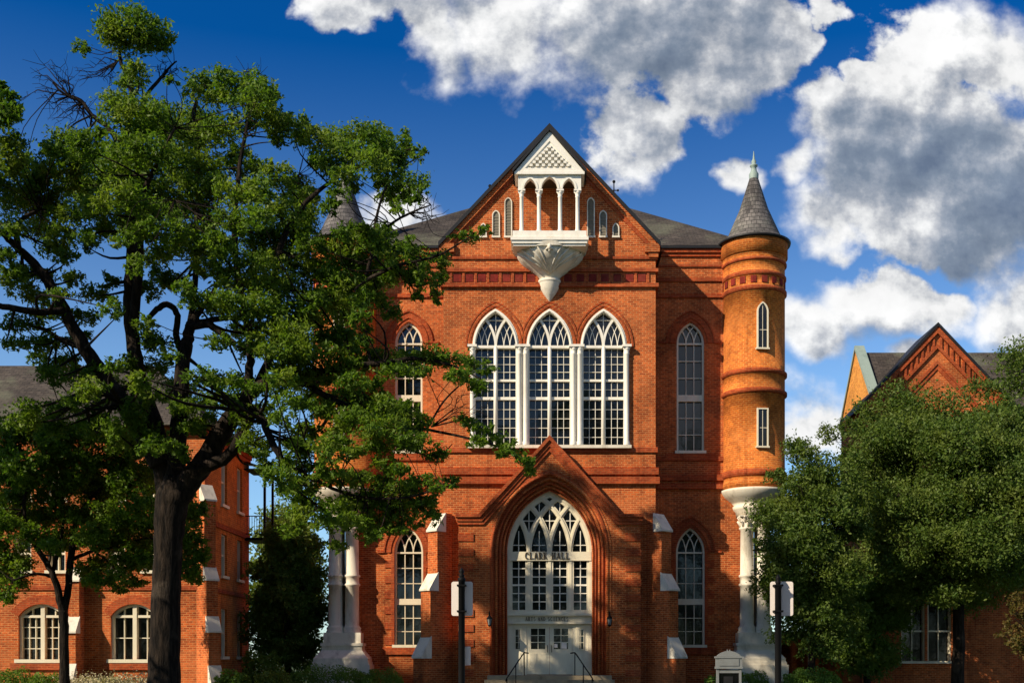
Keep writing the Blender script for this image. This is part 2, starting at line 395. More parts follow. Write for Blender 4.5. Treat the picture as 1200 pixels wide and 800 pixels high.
# ================================================================== SETTING
g = MB(); S = 900
g.poly([(-S, -S, 0), (S, -S, 0), (S, S, 0), (-S, S, 0)]); go = g.build('ground', 'ground_dirt', loc=(0, 0, 0)); tag(go, kind='structure')
t_, b_ = NT(MATS['ground_dirt'].node_tree), MATS['ground_dirt'].node_tree.nodes['Principled BSDF']
gg = t_.add('ShaderNodeNewGeometry')
t_.l.new(t_.mix(t_.rng(t_.noise(gg.outputs['Position'], 0.5, 6, 0.65), 0.4, 0.65), (0.040, 0.070, 0.015, 1), (0.075, 0.085, 0.025, 1)), b_.inputs['Base Color'])
g = MB(); g.box(-2.0, 2.0, -28.2, -3.4, -0.1, 0.012); tag(g.build('path', 'concrete'), kind='structure')
g = MB(); g.box(-200, 200, -31.5, -28.2, -0.1, 0.016); tag(g.build('pavement', 'concrete'), kind='structure')
g = MB(); g.box(-200, 200, -31.7, -31.5, -0.2, 0.02); tag(g.build('kerb', 'step_stone'), kind='structure')
g = MB(); g.box(-200, 200, -44.0, -31.7, -0.2, 0.008); tag(g.build('road', 'asphalt'), kind='structure')

# ================================================================== BRICK HALL
hall = thing('brick_hall', 'tall red brick hall with white gable balcony, triple arched window and two conical corner turrets', 'building', (0, 0, 0))
WY = 2.2                      # plane of the recessed wings
HW = 4.42                     # half width of the gabled bay
EZ, AZ_ = 18.95, 23.65        # eaves and apex of the gable
# --- openings of the gabled bay
tw_a, tw_zb, tw_zs = 27/28.125, PZ(522, 0), PZ(406, 0); tw_R = archR(tw_a, (406-362)/28.125)
tw_x = (-2.25, 0.0, 2.25)
po_a, po_zs, po_R = 1.78, PZ(647, 0), archR(1.78, 72/28.125)
SILL = 0.98
m = MB()
holes = [arch(x, tw_a, tw_zb, tw_zs, tw_R) for x in tw_x] + [arch(0, po_a+0.04, 0.3, po_zs, po_R+0.04)]
m.prism([(-HW, -0.3), (HW, -0.3), (HW, EZ), (0, AZ_), (-HW, EZ)], 0, 2.6, holes)
# panels of the frieze
zf0, zf1 = PZ(331, 0), PZ(320, 0)
m.m = 1
npan = 16
for k in range(npan):
    x = -HW+0.32+(2*HW-0.64)*(k+0.5)/npan
    m.box(x-0.16, x+0.16, -0.02, 0.1, zf0+0.03, zf1-0.03)
m.m = 2
for k in range(npan+1):
    x = -HW+0.32+(2*HW-0.64)*k/npan
    m.box(x-0.05, x+0.05, -0.05, 0.1, zf0, zf1)
gable_wall = m.build('gabled_wall', ['brick', 'terracotta', 'brick_red'], hall)
def band(name, x0, x1, yf, yb, z0, z1, mat='brick_red'):
    mm = MB(); mm.box(x0, x1, yf, yb, z0, z1); return mm.build(name, mat, hall)
for (ya, yb_, p) in ((301, 304, .07), (315, 319, .10), (332.5, 337, .12), (524, 530, .08), (548, 556, .12), (559, 567, .16)):
    z0, z1 = PZ(yb_, 0), PZ(ya, 0)
    if ya == 301:
        band('string_course', -HW-p, HW+p, -p, WY-0.02, z0, z1)
    else: band('string_course', -HW-p, HW+p, -p, WY-0.02, z0, z1)
# gable cornice: stepped brick courses under the coping on both slopes, dark metal coping above
def slope_strip(name, off0, off1, yf, yb, mat, x_out=HW+0.1, parent=hall, ez=EZ, hw=HW, az_=AZ_, x_in=0.0):
    mm = MB(); sl_ = (az_-ez)/hw; L = math.hypot(1, sl_)
    for s in (-1, 1):
        def q(x, o): return (s*x, ez+(hw-x)*sl_+o*L)
        pts = [q(x_in, off0), q(x_out, off0), q(x_out, off1), q(x_in, off1)]
        mm.prism(pts if s > 0 else pts[::-1], yf, yb)
    return mm.build(name, mat, parent)
slope_strip('gable_cornice', -0.34, -0.20, -0.06, 0.05, 'brick_red', HW)
slope_strip('gable_cornice', -0.20, 0.0, -0.14, 0.05, 'brick', HW)
slope_strip('coping', 0.0, 0.13, -0.24, 0.6, 'dark_metal', HW+0.2)
for s in (-1, 1):            # kneelers at the feet of the gable
    mm = MB(); x0, x1 = sorted((s*(HW-0.45), s*(HW+0.16)))
    mm.box(x0, x1, -0.18, 0.9, EZ-0.42, EZ-0.06); x0, x1 = sorted((s*(HW-0.3), s*(HW+0.1))); mm.box(x0, x1, -0.12, 0.85, EZ-0.62, EZ-0.42)
    mm.build('kneeler', 'brick', hall)
# blind slits of the gable
for s in (-1, 1):
    for (xx, yt, ybm, ap) in ((1.72, 238, 277, 4), (2.23, 253, 277, 4), (2.76, 268, 277, 3)):
        wdt = 0.12 if ap == 4 else 0.10
        zb, zs = PZ(ybm, 0), PZ(yt, 0); R = archR(wdt, 0.17)
        mm = MB(); mm.m = 0; mm.ring(arch(s*xx, wdt, zb, zs, R, 0.042), arch(s*xx, wdt, zb, zs, R), -0.07, 0.03)
        mm.box(s*xx-wdt-0.06, s*xx+wdt+0.06, -0.09, 0.03, zb-0.07, zb)
        mm.m = 1; mm.prism(arch(s*xx, wdt, zb, zs, R), -0.02, 0.03)
        for q in range(int((zs-zb)/0.12)): mm.box(s*xx-wdt, s*xx+wdt, -0.035, 0.0, zb+0.05+q*0.12, zb+0.10+q*0.12)
        mm.build('slit_window', ['white_stone', 'louvre'], hall)
# --- hood mouldings over the triple window
for x in tw_x:
    mm = MB()
    for (o1, o2, p) in ((0.0, 0.08, 0.03), (0.08, 0.15, 0.06), (0.15, 0.23, 0.03), (0.23, 0.29, 0.05)):
        A = arch(x, tw_a, tw_zs+0.02, tw_zs, tw_R, o2, 12); B = arch(x, tw_a, tw_zs+0.02, tw_zs, tw_R, o1, 12)
        lim = 1.125 if True else 9
        A2 = [(min(max(px, x-lim if x != tw_x[0] else -9), x+lim if x != tw_x[2] else 9), pz) for px, pz in A]
        B2 = [(min(max(px, x-lim if x != tw_x[0] else -9), x+lim if x != tw_x[2] else 9), pz) for px, pz in B]
        mm.ring(A2[1:-1], B2[1:-1], -p, 0.02)
    mm.mi = [0 if k < len(mm.mi)*0.25 or len(mm.mi)*0.5 <= k < len(mm.mi)*0.75 else 1 for k in range(len(mm.mi))]
    mm.build('hood_mould', ['brick', 'brick_red'], hall)
# --- the three big windows
def grid(mb, x0, x1, z0, z1, nx, nz, wv, wh, y0, y1):
    for k in range(1, nx): x = x0+(x1-x0)*k/nx; mb.box(x-wv/2, x+wv/2, y0, y1, z0, z1)
    for k in range(1, nz): z = z0+(z1-z0)*k/nz; mb.box(x0, x1, y0+0.005, y1, z-wh/2, z+wh/2)
for x in tw_x:
    fr = MB(); fw = 0.12
    fr.ring(arch(x, tw_a, tw_zb, tw_zs, tw_R), arch(x, tw_a, tw_zb, tw_zs, tw_R, -fw), -0.05, 0.32)
    fr.ring(arch(x, tw_a, tw_zb, tw_zs, tw_R, -0.055), arch(x, tw_a, tw_zb, tw_zs, tw_R, -0.10), -0.09, 0.0)
    fr.box(x-0.085, x+0.085, 0.02, 0.30, tw_zb, tw_zs)                      # central mullion
    fr.tube([(x, 0.03, tw_zb), (x, 0.03, tw_zs)], 0.062, 10)
    fr.box(x-tw_a+0.1, x+tw_a-0.1, 0.005, 0.31, tw_zs-0.06, tw_zs+0.05)       # transom at the springing
    ai = tw_a-fw
    # Y tracery: two arcs rising from the mullion
    tracery(fr, x, tw_a, tw_zs+0.02, tw_R, [x], 0.10, 0.06, 0.30)
    f_ = fr.build('window_frame', 'white_paint', hall)
    mu = MB()
    for s in (-1, 1):
        x0, x1 = sorted((x+s*0.085, x+s*ai))
        zt1, zt2 = PZ(445, 0), PZ(466, 0)
        mu.box(x0, x1, 0.10, 0.26, zt1-0.045, zt1+0.045); mu.box(x0, x1, 0.10, 0.26, zt2-0.06, zt2+0.06)
        for (za, zc, nz) in ((tw_zb, zt2-0.06, 5), (zt2+0.06, zt1-0.045, 2), (zt1+0.045, tw_zs-0.06, 4)):
            grid(mu, x0, x1, za, zc, 3, nz, 0.021, 0.018, 0.17, 0.24)
        # thin interlacing bars in each light
        lx0, lx1 = x0, x1; w_ = (lx1-lx0)/3
        for q in (1, 2):
            for sg in (1, -1):
                pts = []
                for k in range(40):
                    t = k*0.03; px, pz = lx0+w_*q+sg*(tw_R-tw_R*math.cos(t)), tw_zs+tw_R*math.sin(t)
                    if k and (not inside_arch(px, pz, x, tw_a, tw_zs, tw_R, fw*0.6) or px < lx0-0.0 and s > 0 or px > lx1 and s < 0): break
                    # stay below the Y tracery
                    if s > 0 and px < x+0.05+(tw_R-math.sqrt(max(0, tw_R**2-(pz-tw_zs)**2))): break
                    if s < 0 and px > x-0.05-(tw_R-math.sqrt(max(0, tw_R**2-(pz-tw_zs)**2))): break
                    pts.append((px, pz))
                if len(pts) > 1: mu.strip(pts, 0.028, 0.17+(0.004 if sg > 0 else 0), 0.24)
    zt = tw_zs+tw_R*0.55
    mu.box(x-0.017, x+0.017, 0.166, 0.24, tw_zs+0.1, tw_zs+1.45); mu.box(x-0.42, x+0.42, 0.174, 0.24, zt+0.16, zt+0.19)
    mu.build('muntin', 'white_paint', f_)
    gl = MB(); gl.prism(arch(x, tw_a-0.05, tw_zb+0.02, tw_zs, tw_R-0.05), 0.255, 0.28); gl.build('glass', 'glass', f_)
# piers with colonnettes between and beside the lights
for xc, kind in ((-2.25-tw_a, -1), (-1.125, 0), (1.125, 0), (2.25+tw_a, 1)):
    mm = MB(); hw_ = 1.125-tw_a
    xs = (xc-0.13, xc+0.13) if kind == 0 else (xc,)
    if kind == 0: mm.box(xc-hw_-0.02, xc+hw_+0.02, -0.055, 0.3, tw_zb, tw_zs-0.02)
    for xq in xs:
        mm.lathe([(0.14, tw_zb), (0.14, tw_zb+0.1), (0.10, tw_zb+0.2), (0.095, tw_zs-0.35), (0.12, tw_zs-0.31), (0.09, tw_zs-0.28), (0.12, tw_zs-0.16), (0.17, tw_zs-0.06), (0.001, tw_zs-0.06)], xq, -0.09, 14)
    mm.box(xs[0]-0.19, xs[-1]+0.19, -0.27, 0.1, tw_zs-0.06, tw_zs+0.035)
    mm.build('colonnette', 'white_paint', hall)
mm = MB(); mm.box(-3.4, 3.4, -0.22, 0.3, tw_zb-0.13, tw_zb); mm.build('window_sill', 'white_stone', hall)

# --- wings
wing_win = {}
def lancet(cx, Y, a, zb, zs, R, ztr0, ztr1, parent, rows=(3, 3), fw=0.085):
    fr = MB()
    fr.ring(arch(cx, a, zb, zs, R), arch(cx, a, zb, zs, R, -fw), Y+0.10, Y+0.34)
    fr.box(cx-a-0.08, cx+a+0.08, Y-0.10, Y+0.3, zb-0.12, zb)
    fr.box(cx-a+fw*0.5, cx+a-fw*0.5, Y+0.12, Y+0.32, ztr0, ztr1)
    fr.box(cx-a+fw*0.5, cx+a-fw*0.5, Y+0.14, Y+0.32, zs-0.035, zs+0.035)
    ai = a-fw
    w3 = 2*ai/3
    tracery(fr, cx, a, zs, R, [cx-w3/2, cx+w3/2], 0.042, Y+0.16, Y+0.3)
    grid(fr, cx-ai, cx+ai, zb, ztr0, 3, rows[0], 0.036, 0.036, Y+0.18, Y+0.28)
    grid(fr, cx-ai, cx+ai, ztr1, zs, 3, rows[1], 0.036, 0.036, Y+0.18, Y+0.28)
    f = fr.build('window_frame', 'cream_paint', parent)
    gl = MB(); gl.prism(arch(cx, a-0.03, zb+0.01, zs, R-0.03), Y+0.29, Y+0.31); gl.build('glass', 'glass', f)
    return f
TX = 8.9                               # turret axis
wx = 6.14
for s in (-1, 1):
    x0, x1 = sorted((s*HW, s*TX)); cx = s*wx
    aU, zbU, zsU = 0.60, PZ(528, WY), PZ(402, WY); RU = archR(aU, 25/26.9)
    aL, zbL, zsL = 0.63, PZ(755, WY), PZ(647, WY); RL = archR(aL, 29/26.9)
    m = MB(); m.prism([(x0, -0.3), (x1, -0.3), (x1, 19.45), (x0, 19.45)], WY, WY+0.6,
                      [arch(cx, aU, zbU, zsU, RU), arch(cx, aL, zbL, zsL, RL)])
    m.build('wing_wall', 'brick', hall)
    lancet(cx, WY, aU, zbU, zsU, RU, PZ(469.5, WY), PZ(462, WY), hall)
    lancet(cx, WY, aL, zbL, zsL, RL, PZ(708, WY), PZ(701, WY), hall)
    for (a, zb, zs, R, o) in ((aU, zbU, zsU, RU, 0), (aL, zbL, zsL, RL, 1)):
        mm = MB()
        for (o1, o2, p) in ((0.0, 0.14, 0.03), (0.14, 0.27, 0.07), (0.27, 0.40, 0.035), (0.40, 0.46, 0.08)):
            mm.ring(arch(cx, a, zs, zs, R, o2, 12)[1:-1], arch(cx, a, zs, zs, R, o1, 12)[1:-1], WY-p, WY+0.05)
        k = 0; z = zb
        while o == 1 and z < zs-0.3:                # toothed jambs of the lower windows
            ex = 0.40
            if k % 2 == 0: mm.box(cx-a-ex, cx-a, WY-0.035, WY+0.05, z, z+0.32); mm.box(cx+a, cx+a+ex, WY-0.035, WY+0.05, z, z+0.32)
            z += 0.335; k += 1
        if o == 1:
            for sd in (-1, 1): xj0, xj1 = sorted((cx+sd*a, cx+sd*(a+0.14))); mm.box(xj0, xj1, WY-0.025, WY+0.05, zb, zs)
        for sd in (-1, 1): xq0, xq1 = sorted((cx+sd*(a+0.46), cx+sd*(a+0.72))); mm.box(xq0, xq1, WY-0.08, WY+0.05, zs-0.02, zs+0.07)
        mm.build('window_surround', 'brick_red', hall)
        mm = MB(); mm.box(cx-a-0.5, cx+a+0.5, WY-0.09, WY+0.05, zb-0.42, zb-0.13); mm.build('window_apron', 'brick_red', hall)
    xa, xb = sorted((s*(HW+0.17), s*(TX-0.6)))
    for (ya, yb_, p) in ((293, 297, .16), (297, 301, .08), (310, 313, .07), (326, 330, .08), (345, 349, .08), (535, 540, .07), (556, 563, .12), (567, 573, .15)):
        mm = MB(); mm.box(xa, xb, WY-p, WY+0.02, PZ(yb_, WY), PZ(ya, WY)); mm.build('string_course', 'brick_red', hall)
    # gutter and cap of the wing
    mm = MB(); mm.box(xa, xb, WY-0.24, WY+0.55, 19.45, 19.56); mm.build('gutter', 'dark_metal', hall)
    # flank walls going back
    xo0, xo1 = sorted((s*(TX-0.5), s*TX)); mm = MB(); mm.box(xo0, xo1, WY+0.602, 21, -0.3, 19.45); mm.build('flank_wall', 'brick', hall)
mm = MB(); mm.box(-TX+0.502, TX-0.502, 20.5, 21, -0.3, 19.45); mm.build('rear_wall', 'brick', hall)
# roofs
m = MB(); e = 0.25; h = 6.0; zt = 19.56+0.72*h
b0 = [(-TX-e, WY-e, 19.56), (TX+e, WY-e, 19.56), (TX+e, 21+e, 19.56), (-TX-e, 21+e, 19.56)]
t0 = [(-TX+h, WY+h, zt), (TX-h, WY+h, zt), (TX-h, 21-h, zt), (-TX+h, 21-h, zt)]
for k in range(4): m.poly([b0[k], b0[(k+1) % 4], t0[(k+1) % 4], t0[k]])
m.poly(t0); m.poly(b0[::-1])
m.build('roof', 'shingle', hall)
m = MB(); zr = AZ_+0.05; sl_ = (AZ_-EZ)/HW
for s in (-1, 1):
    m.poly([(0, 0.3, zr), (0, 10.0, zr), (s*(HW+0.3), 10.0, EZ-0.3*sl_+0.05), (s*(HW+0.3), 0.3, EZ-0.3*sl_+0.05)])
m.build('gable_roof', 'shingle', hall)
# iron crestings behind the gable slopes
for (xx, top) in ((-2.55, 222), (2.75, 217)):
    yq = 1.2; zb = AZ_-abs(xx)*sl_-0.05; zt = PZ(top-4, yq); mm = MB()
    mm.tube([(xx, yq, zb), (xx, yq, zt)], 0.025, 6)
    for f in (0.45, 0.72): zz = zb+(zt-zb)*f; mm.tube([(xx-0.17, yq, zz), (xx+0.17, yq, zz)], 0.022, 6); mm.ball((xx-0.17, yq, zz), 0.05, 8, 5); mm.ball((xx+0.17, yq, zz), 0.05, 8, 5)
    mm.ball((xx, yq, zt), 0.07, 8, 5); mm.build('roof_finial', 'black_iron', hall)

# --- turrets
for s in (-1, 1):
    cx, cy, r = s*TX, WY, 1.33
    zb, zt = PZ(571, 1.2), 19.55
    def zr_(py): return PZ(py, 0.95)
    prof = [(r, zb)]
    def roll(py0, py1, p):
        z0, z1 = zr_(py1), zr_(py0); p *= 0.7
        prof.extend([(r, z0-0.01), (r+p*0.6, z0), (r+p, z0+(z1-z0)*0.3), (r+p, z0+(z1-z0)*0.7), (r+p*0.6, z1), (r, z1+0.01)])
    roll(562, 568, .07); roll(549, 556, .10); roll(454, 459, .12); roll(431, 436, .12); roll(334, 339, .10); roll(317, 321, .07); roll(301, 304, .10)
    prof += [(r+0.05, zr_(298)), (r+0.05, zr_(294)), (r+0.12, zr_(294)), (r+0.12, zt)]
    m = MB(); m.lathe(prof, cx, cy, 56)
    m.m = 1; zf0, zf1 = zr_(331), zr_(323)
    for k in range(18):
        a0 = 2*math.pi*(k+0.22)/18; a1 = 2*math.pi*(k+0.74)/18
        for q in range(3):
            b0_, b1_ = a0+(a1-a0)*q/3, a0+(a1-a0)*(q+1)/3; rr = r+0.03
            m.poly([(cx+rr*math.sin(b0_), cy-rr*math.cos(b0_), zf0), (cx+rr*math.sin(b1_), cy-rr*math.cos(b1_), zf0), (cx+rr*math.sin(b1_), cy-rr*math.cos(b1_), zf1), (cx+rr*math.sin(b0_), cy-rr*math.cos(b0_), zf1)])
        rr = r+0.03
        for aa in (a0, a1): m.poly([(cx+rr*math.sin(aa), cy-rr*math.cos(aa), zf0), (cx+(r-.02)*math.sin(aa), cy-(r-.02)*math.cos(aa), zf0), (cx+(r-.02)*math.sin(aa), cy-(r-.02)*math.cos(aa), zf1), (cx+rr*math.sin(aa), cy-rr*math.cos(aa), zf1)])
    m.m = 2
    # rolled brick courses stand out in redder brick
    for (py0, py1, p) in ((549, 556, .10), (454, 459, .12), (431, 436, .12), (334, 339, .10), (317, 321, .07), (301, 304, .10)):
        p *= 0.7; z0, z1 = zr_(py1), zr_(py0); rp = r+p+0.012
        m.lathe([(r+0.02, z0-0.02), (rp, z0+(z1-z0)*0.15), (rp, z0+(z1-z0)*0.85), (r+0.02, z1+0.02)], cx, cy, 56)
    tur = m.build('turret', ['brick_orange', 'terracotta', 'brick_red'], hall)
    ze = zt
    m = MB(); m.lathe([(0.01, ze+0.005), (r+0.24, ze), (r+0.26, ze+0.08), (r+0.10, ze+0.11), (0.01, ze+0.14)], cx, cy, 48); m.build('eave', 'dark_metal', tur)
    m = MB(); zs_ = PZ(206, WY)
    m.lathe([(r+0.16, ze+0.11), (1.18, ze+0.35), (1.06, ze+0.62), (0.62, ze+(zs_-ze)*0.52), (0.15, zs_)], cx, cy, 40); m.build('spire', 'slate', tur)
    m = MB(); zp = PZ(180, WY)
    m.lathe([(0.2, zs_-0.18), (0.21, zs_+0.06), (0.13, zs_+0.2), (0.11, zs_+0.36), (0.17, zs_+0.40), (0.17, zs_+0.45), (0.09, zs_+0.5), (0.11, zs_+0.62), (0.05, zs_+0.72), (0.012, zp+0.1)], cx, cy, 14); m.build('finial', 'copper', tur)
    # corbel under the drum
    m = MB(); zc = zb
    m.lathe([(0.01, zc-1.13), (0.78, zc-1.13), (0.80, zc-0.95), (0.90, zc-0.86), (0.93, zc-0.72), (0.86, zc-0.68), (0.98, zc-0.55), (1.20, zc-0.38), (1.34, zc-0.22), (1.40, zc-0.10), (1.42, zc-0.02), (1.36, zc), (0.01, zc)], cx, cy, 48)
    m.build('corbel', 'white_stone', tur)
    # slit windows facing the front, turned a little to the centre as the photo shows
    for (yt, ybm, arched) in ((366, 408, True), (480, 523, False)):
        ang = 0.10 if s > 0 else -0.02
        m = MB(); m.M = Matrix.Translation((cx, cy, 0)) @ Matrix.Rotation(ang, 4, 'Z') @ Matrix.Translation((0, -r, 0))
        z0, z1 = zr_(ybm), zr_(yt); a = 0.19; R = archR(a, 0.36)
        o = arch(0, a, z0, z1, R, 0.055) if arched else [(-a-.055, z0), (-a-.055, z1+.055), (a+.055, z1+.055), (a+.055, z0)]
        i_ = arch(0, a, z0, z1, R) if arched else [(-a, z0), (-a, z1), (a, z1), (a, z0)]
        m.m = 0; m.ring(o, i_, -0.075, 0.2); m.box(-a-.1, a+.1, -0.10, 0.15, z0-0.07, z0)
        m.box(-0.010, 0.010, -0.036, 0.1, z0, z1+(0.33 if arched else 0))
        for f in (0.5,): m.box(-a, a, -0.032, 0.1, z0+(z1-z0)*f-0.012, z0+(z1-z0)*f+0.012)
        m.m = 1; m.prism(i_, -0.022, 0.1)
        m.build('slit_window', ['cream_paint', 'glass'], tur)
    # clustered columns under the corbel
    zbase, zcap = PZ(741, WY-0.3), zb-1.13
    m = MB()
    for (hh0, hh1, hw_) in ((-0.3, 1.40, 1.26), (1.40, 1.52, 1.20), (1.52, 1.66, 1.16), (1.66, 2.20, 0.86), (2.20, 2.32, 0.91), (2.32, zbase, 0.80)):
        m.box(cx-hw_, cx+hw_, cy-hw_, cy+hw_, hh0, hh1)
    for (hw0, hw1, z0, z1) in ((1.16, 0.86, 1.66, 2.02),):
        P0_ = [(-hw0, -hw0), (hw0, -hw0), (hw0, hw0), (-hw0, hw0)]; P1_ = [(-hw1, -hw1), (hw1, -hw1), (hw1, hw1), (-hw1, hw1)]
        for k in range(4): j = (k+1) % 4; m.poly([(cx+P0_[k][0], cy+P0_[k][1], z0+0.003), (cx+P0_[j][0], cy+P0_[j][1], z0+0.003), (cx+P1_[j][0]*1.004, cy+P1_[j][1]*1.004, z1), (cx+P1_[k][0]*1.004, cy+P1_[k][1]*1.004, z1)])
    m.build('pedestal', 'white_stone', hall)
    for dx in (-0.36, 0.36):
        for dy in (-0.36, 0.36):
            m = MB(); rr = 0.30; zm = PZ(680, WY-0.3)
            m.lathe([(0.40, zbase), (0.40, zbase+0.06), (0.36, zbase+0.10), (0.39, zbase+0.2), (0.33, zbase+0.27), (rr, zbase+0.34), (rr*0.985, zm-0.26), (rr+0.05, zm-0.22), (rr+0.05, zm-0.16), (rr, zm-0.12), (rr, zm+0.12), (rr+0.05, zm+0.16), (rr+0.05, zm+0.22), (rr*0.97, zm+0.27),
                     (rr*0.93, zcap-0.62), (rr+0.04, zcap-0.58), (rr+0.04, zcap-0.53), (rr*0.9, zcap-0.5), (rr*0.98, zcap-0.3), (0.36, zcap-0.12), (0.40, zcap-0.06)], cx+dx, cy+dy, 22)
            cl_ = m.build('column', 'white_stone', hall)
            m = MB()
            for lay in range(2):
                for k in range(8):
                    a = 2*math.pi*(k+0.5*lay)/8; z0 = zcap-0.5+0.2*lay
                    dvx, dvy = math.sin(a), -math.cos(a)
                    m.tube([(cx+dx+dvx*0.27, cy+dy+dvy*0.27, z0), (cx+dx+dvx*0.33, cy+dy+dvy*0.33, z0+0.16), (cx+dx+dvx*0.41, cy+dy+dvy*0.41, z0+0.25), (cx+dx+dvx*0.43, cy+dy+dvy*0.43, z0+0.20)], [0.05, 0.06, 0.05, 0.025], 6)
            m.box(cx+dx-0.355, cx+dx+0.355, cy+dy-0.355, cy+dy+0.355, zcap-0.06, zcap-0.002)
            m.build('capital', 'white_stone', cl_)

# --- gable balcony (oriel)
BY = -1.25
m = MB(); zsl = PZ(278, BY); zsl1 = PZ(270, BY)
m.box(-1.50, 1.50, BY+0.02, -0.003, zsl, zsl1); m.box(-1.58, 1.58, BY-0.06, -0.003, zsl-0.12, zsl); m.box(-1.53, 1.53, BY-0.01, -0.003, zsl-0.24, zsl-0.12)
m.box(-1.47, 1.47, BY+0.05, -0.003, zsl-0.33, zsl-0.24)
bal = m.build('balcony', 'white_paint', hall)
zcap = PZ(222, BY); ztop = PZ(205, BY)
cxs = (-1.16, -0.455, 0.40, 1.11)
cxs = (-1.14, -0.43, 0.43, 1.14)
for xq in cxs:
    m = MB(); m.lathe([(0.11, zsl1), (0.11, zsl1+0.07), (0.085, zsl1+0.12), (0.08, zcap-0.25), (0.10, zcap-0.22), (0.08, zcap-0.19), (0.10, zcap-0.1), (0.15, zcap-0.02), (0.01, zcap)], xq, BY+0.2, 14)
    m.box(xq-0.15, xq+0.15, BY+0.05, BY+0.35, zcap-0.02, zcap+0.04); m.build('column', 'white_paint', bal)
m = MB(); outer = [(-1.28, zcap+0.03), (-1.28, ztop+0.02), (1.28, ztop+0.02), (1.28, zcap+0.03)]
# arcade with three pointed arches
bot = [(-1.28, zcap+0.03)]
spans = [(cxs[k]+0.10, cxs[k+1]-0.10) for k in range(3)]
for (xa, xb) in spans:
    a = (xb-xa)/2; cx_ = (xa+xb)/2; hh = ztop-zcap-0.12 if a > 0.3 else ztop-zcap-0.22
    hh = {0: 0.42, 1: 0.50, 2: 0.42}[spans.index((xa, xb))]
    bot += arch(cx_, a, zcap+0.03, zcap+0.05, archR(a, hh), 0, 8)
bot += [(1.28, zcap+0.03)]
m.prism(bot+[(1.28, ztop+0.02), (-1.28, ztop+0.02)], BY+0.08, BY+0.32)
for (xa, xb) in spans:       # raised archivolts
    a = (xb-xa)/2; cx_ = (xa+xb)/2; hh = {0: 0.42, 1: 0.50, 2: 0.42}[spans.index((xa, xb))]
    m.ring(arch(cx_, a, zcap+0.05, zcap+0.05, archR(a, hh), 0.075, 8)[1:-1], arch(cx_, a, zcap+0.05, zcap+0.05, archR(a, hh), 0.0, 8)[1:-1], BY+0.05, BY+0.1)
for s in (-1, 1):            # returns back to the wall
    x0, x1 = sorted((s*1.28, s*1.08)); m.box(x0, x1, BY+0.322, -0.003, zcap+0.4, ztop+0.02)
m.build('arcade', 'white_paint', bal)
zp0 = ztop+0.02; zpa = PZ(154, BY); hwp = 1.40
m = MB(); m.box(-hwp-0.02, hwp+0.02, BY-0.04, -0.003, zp0, zp0+0.11)
tri = [(-hwp, zp0+0.11), (hwp, zp0+0.11), (0, zpa)]
m.prism(tri, BY+0.12, BY+0.3)
slp = (zpa-zp0-0.11)/hwp
inn = [(-hwp+0.40, zp0+0.24), (hwp-0.40, zp0+0.24), (0, zpa-0.40)]
m.ring(tri, inn, BY-0.02, BY+0.118, closed=True)
inn2 = [(-hwp+0.52, zp0+0.285), (hwp-0.52, zp0+0.285), (0, zpa-0.55)]
m.ring([inn[0], inn[1], inn[2]], [inn2[0], inn2[1], inn2[2]], BY+0.02, BY+0.116, closed=True)
rows = 7; z0 = zp0+0.29; zh = (zpa-0.58-z0)/rows
for q in range(rows):
    zc = z0+zh*q; hw_ = (zpa-0.44-zc-zh*0.7)/slp*0.95
    n = int(hw_/0.125)
    for k in range(-n, n+1):
        if (k+q) % 2 == 0: m.box(k*0.125-0.0625, k*0.125+0.0625, BY-0.035, BY+0.118, zc+0.03, zc+zh)
m.build('pediment', 'white_paint', bal)
m = MB(); m.box(-1.07, 1.07, BY+0.33, -0.004, zp0-0.06, zp0-0.003); m.build('ceiling_shade', 'bronze', bal)  # dark sheet under the pediment; its brown stands in for shade behind the arches
m = MB()
for s in (-1, 1):
    pts = [(0, zpa+0.01), (s*(hwp+0.10), zp0+0.06), (s*(hwp+0.10), zp0+0.19), (0, zpa+0.16)]
    m.prism(pts if s < 0 else pts[::-1], BY-0.12, 0.7)
m.build('canopy_roof', 'dark_metal', bal)
sc_b = 28.6
def bz(py): return PZ(py, -0.4)
prof = [(0.01, bz(350)), (0.10, bz(347)), (0.24, bz(342)), (0.36, bz(336)), (0.42, bz(331)), (0.44, bz(328.5)), (0.47, bz(327.5)), (0.47, bz(325.5)), (0.40, bz(325)), (0.42, bz(323.5)), (0.55, bz(320)), (0.74, bz(316)), (0.98, bz(311.5)), (1.20, bz(306.5)), (1.36, bz(301)), (1.46, bz(294)), (1.48, bz(289)), (1.53, bz(286.5)), (1.50, zsl-0.32)]
dense = []
for k in range(len(prof)-1):
    for q in range(3): f = q/3; dense.append((prof[k][0]*(1-f)+prof[k+1][0]*f, prof[k][1]*(1-f)+prof[k+1][1]*f))
dense.append(prof[-1])
def leafmod(a, z):
    f = min(max((z-bz(323))/(bz(292)-bz(323)), 0), 1)
    amp = 0.035*math.sin(math.pi*f)**0.5 if 0 < f < 1 else 0
    ph = abs(math.sin(a*4.5+1.1*math.sin(f*3.0)))
    return 1-amp*(1-ph)**1.5*2.0+amp*0.6*math.sin(a*9+f*7)*0.4
m = MB(); m.M = Matrix.Scale(0.86, 4, (0, 1, 0))
m.lathe(dense, 0, 0, 96, -math.pi/2, math.pi/2, mod=leafmod)
m.M = None
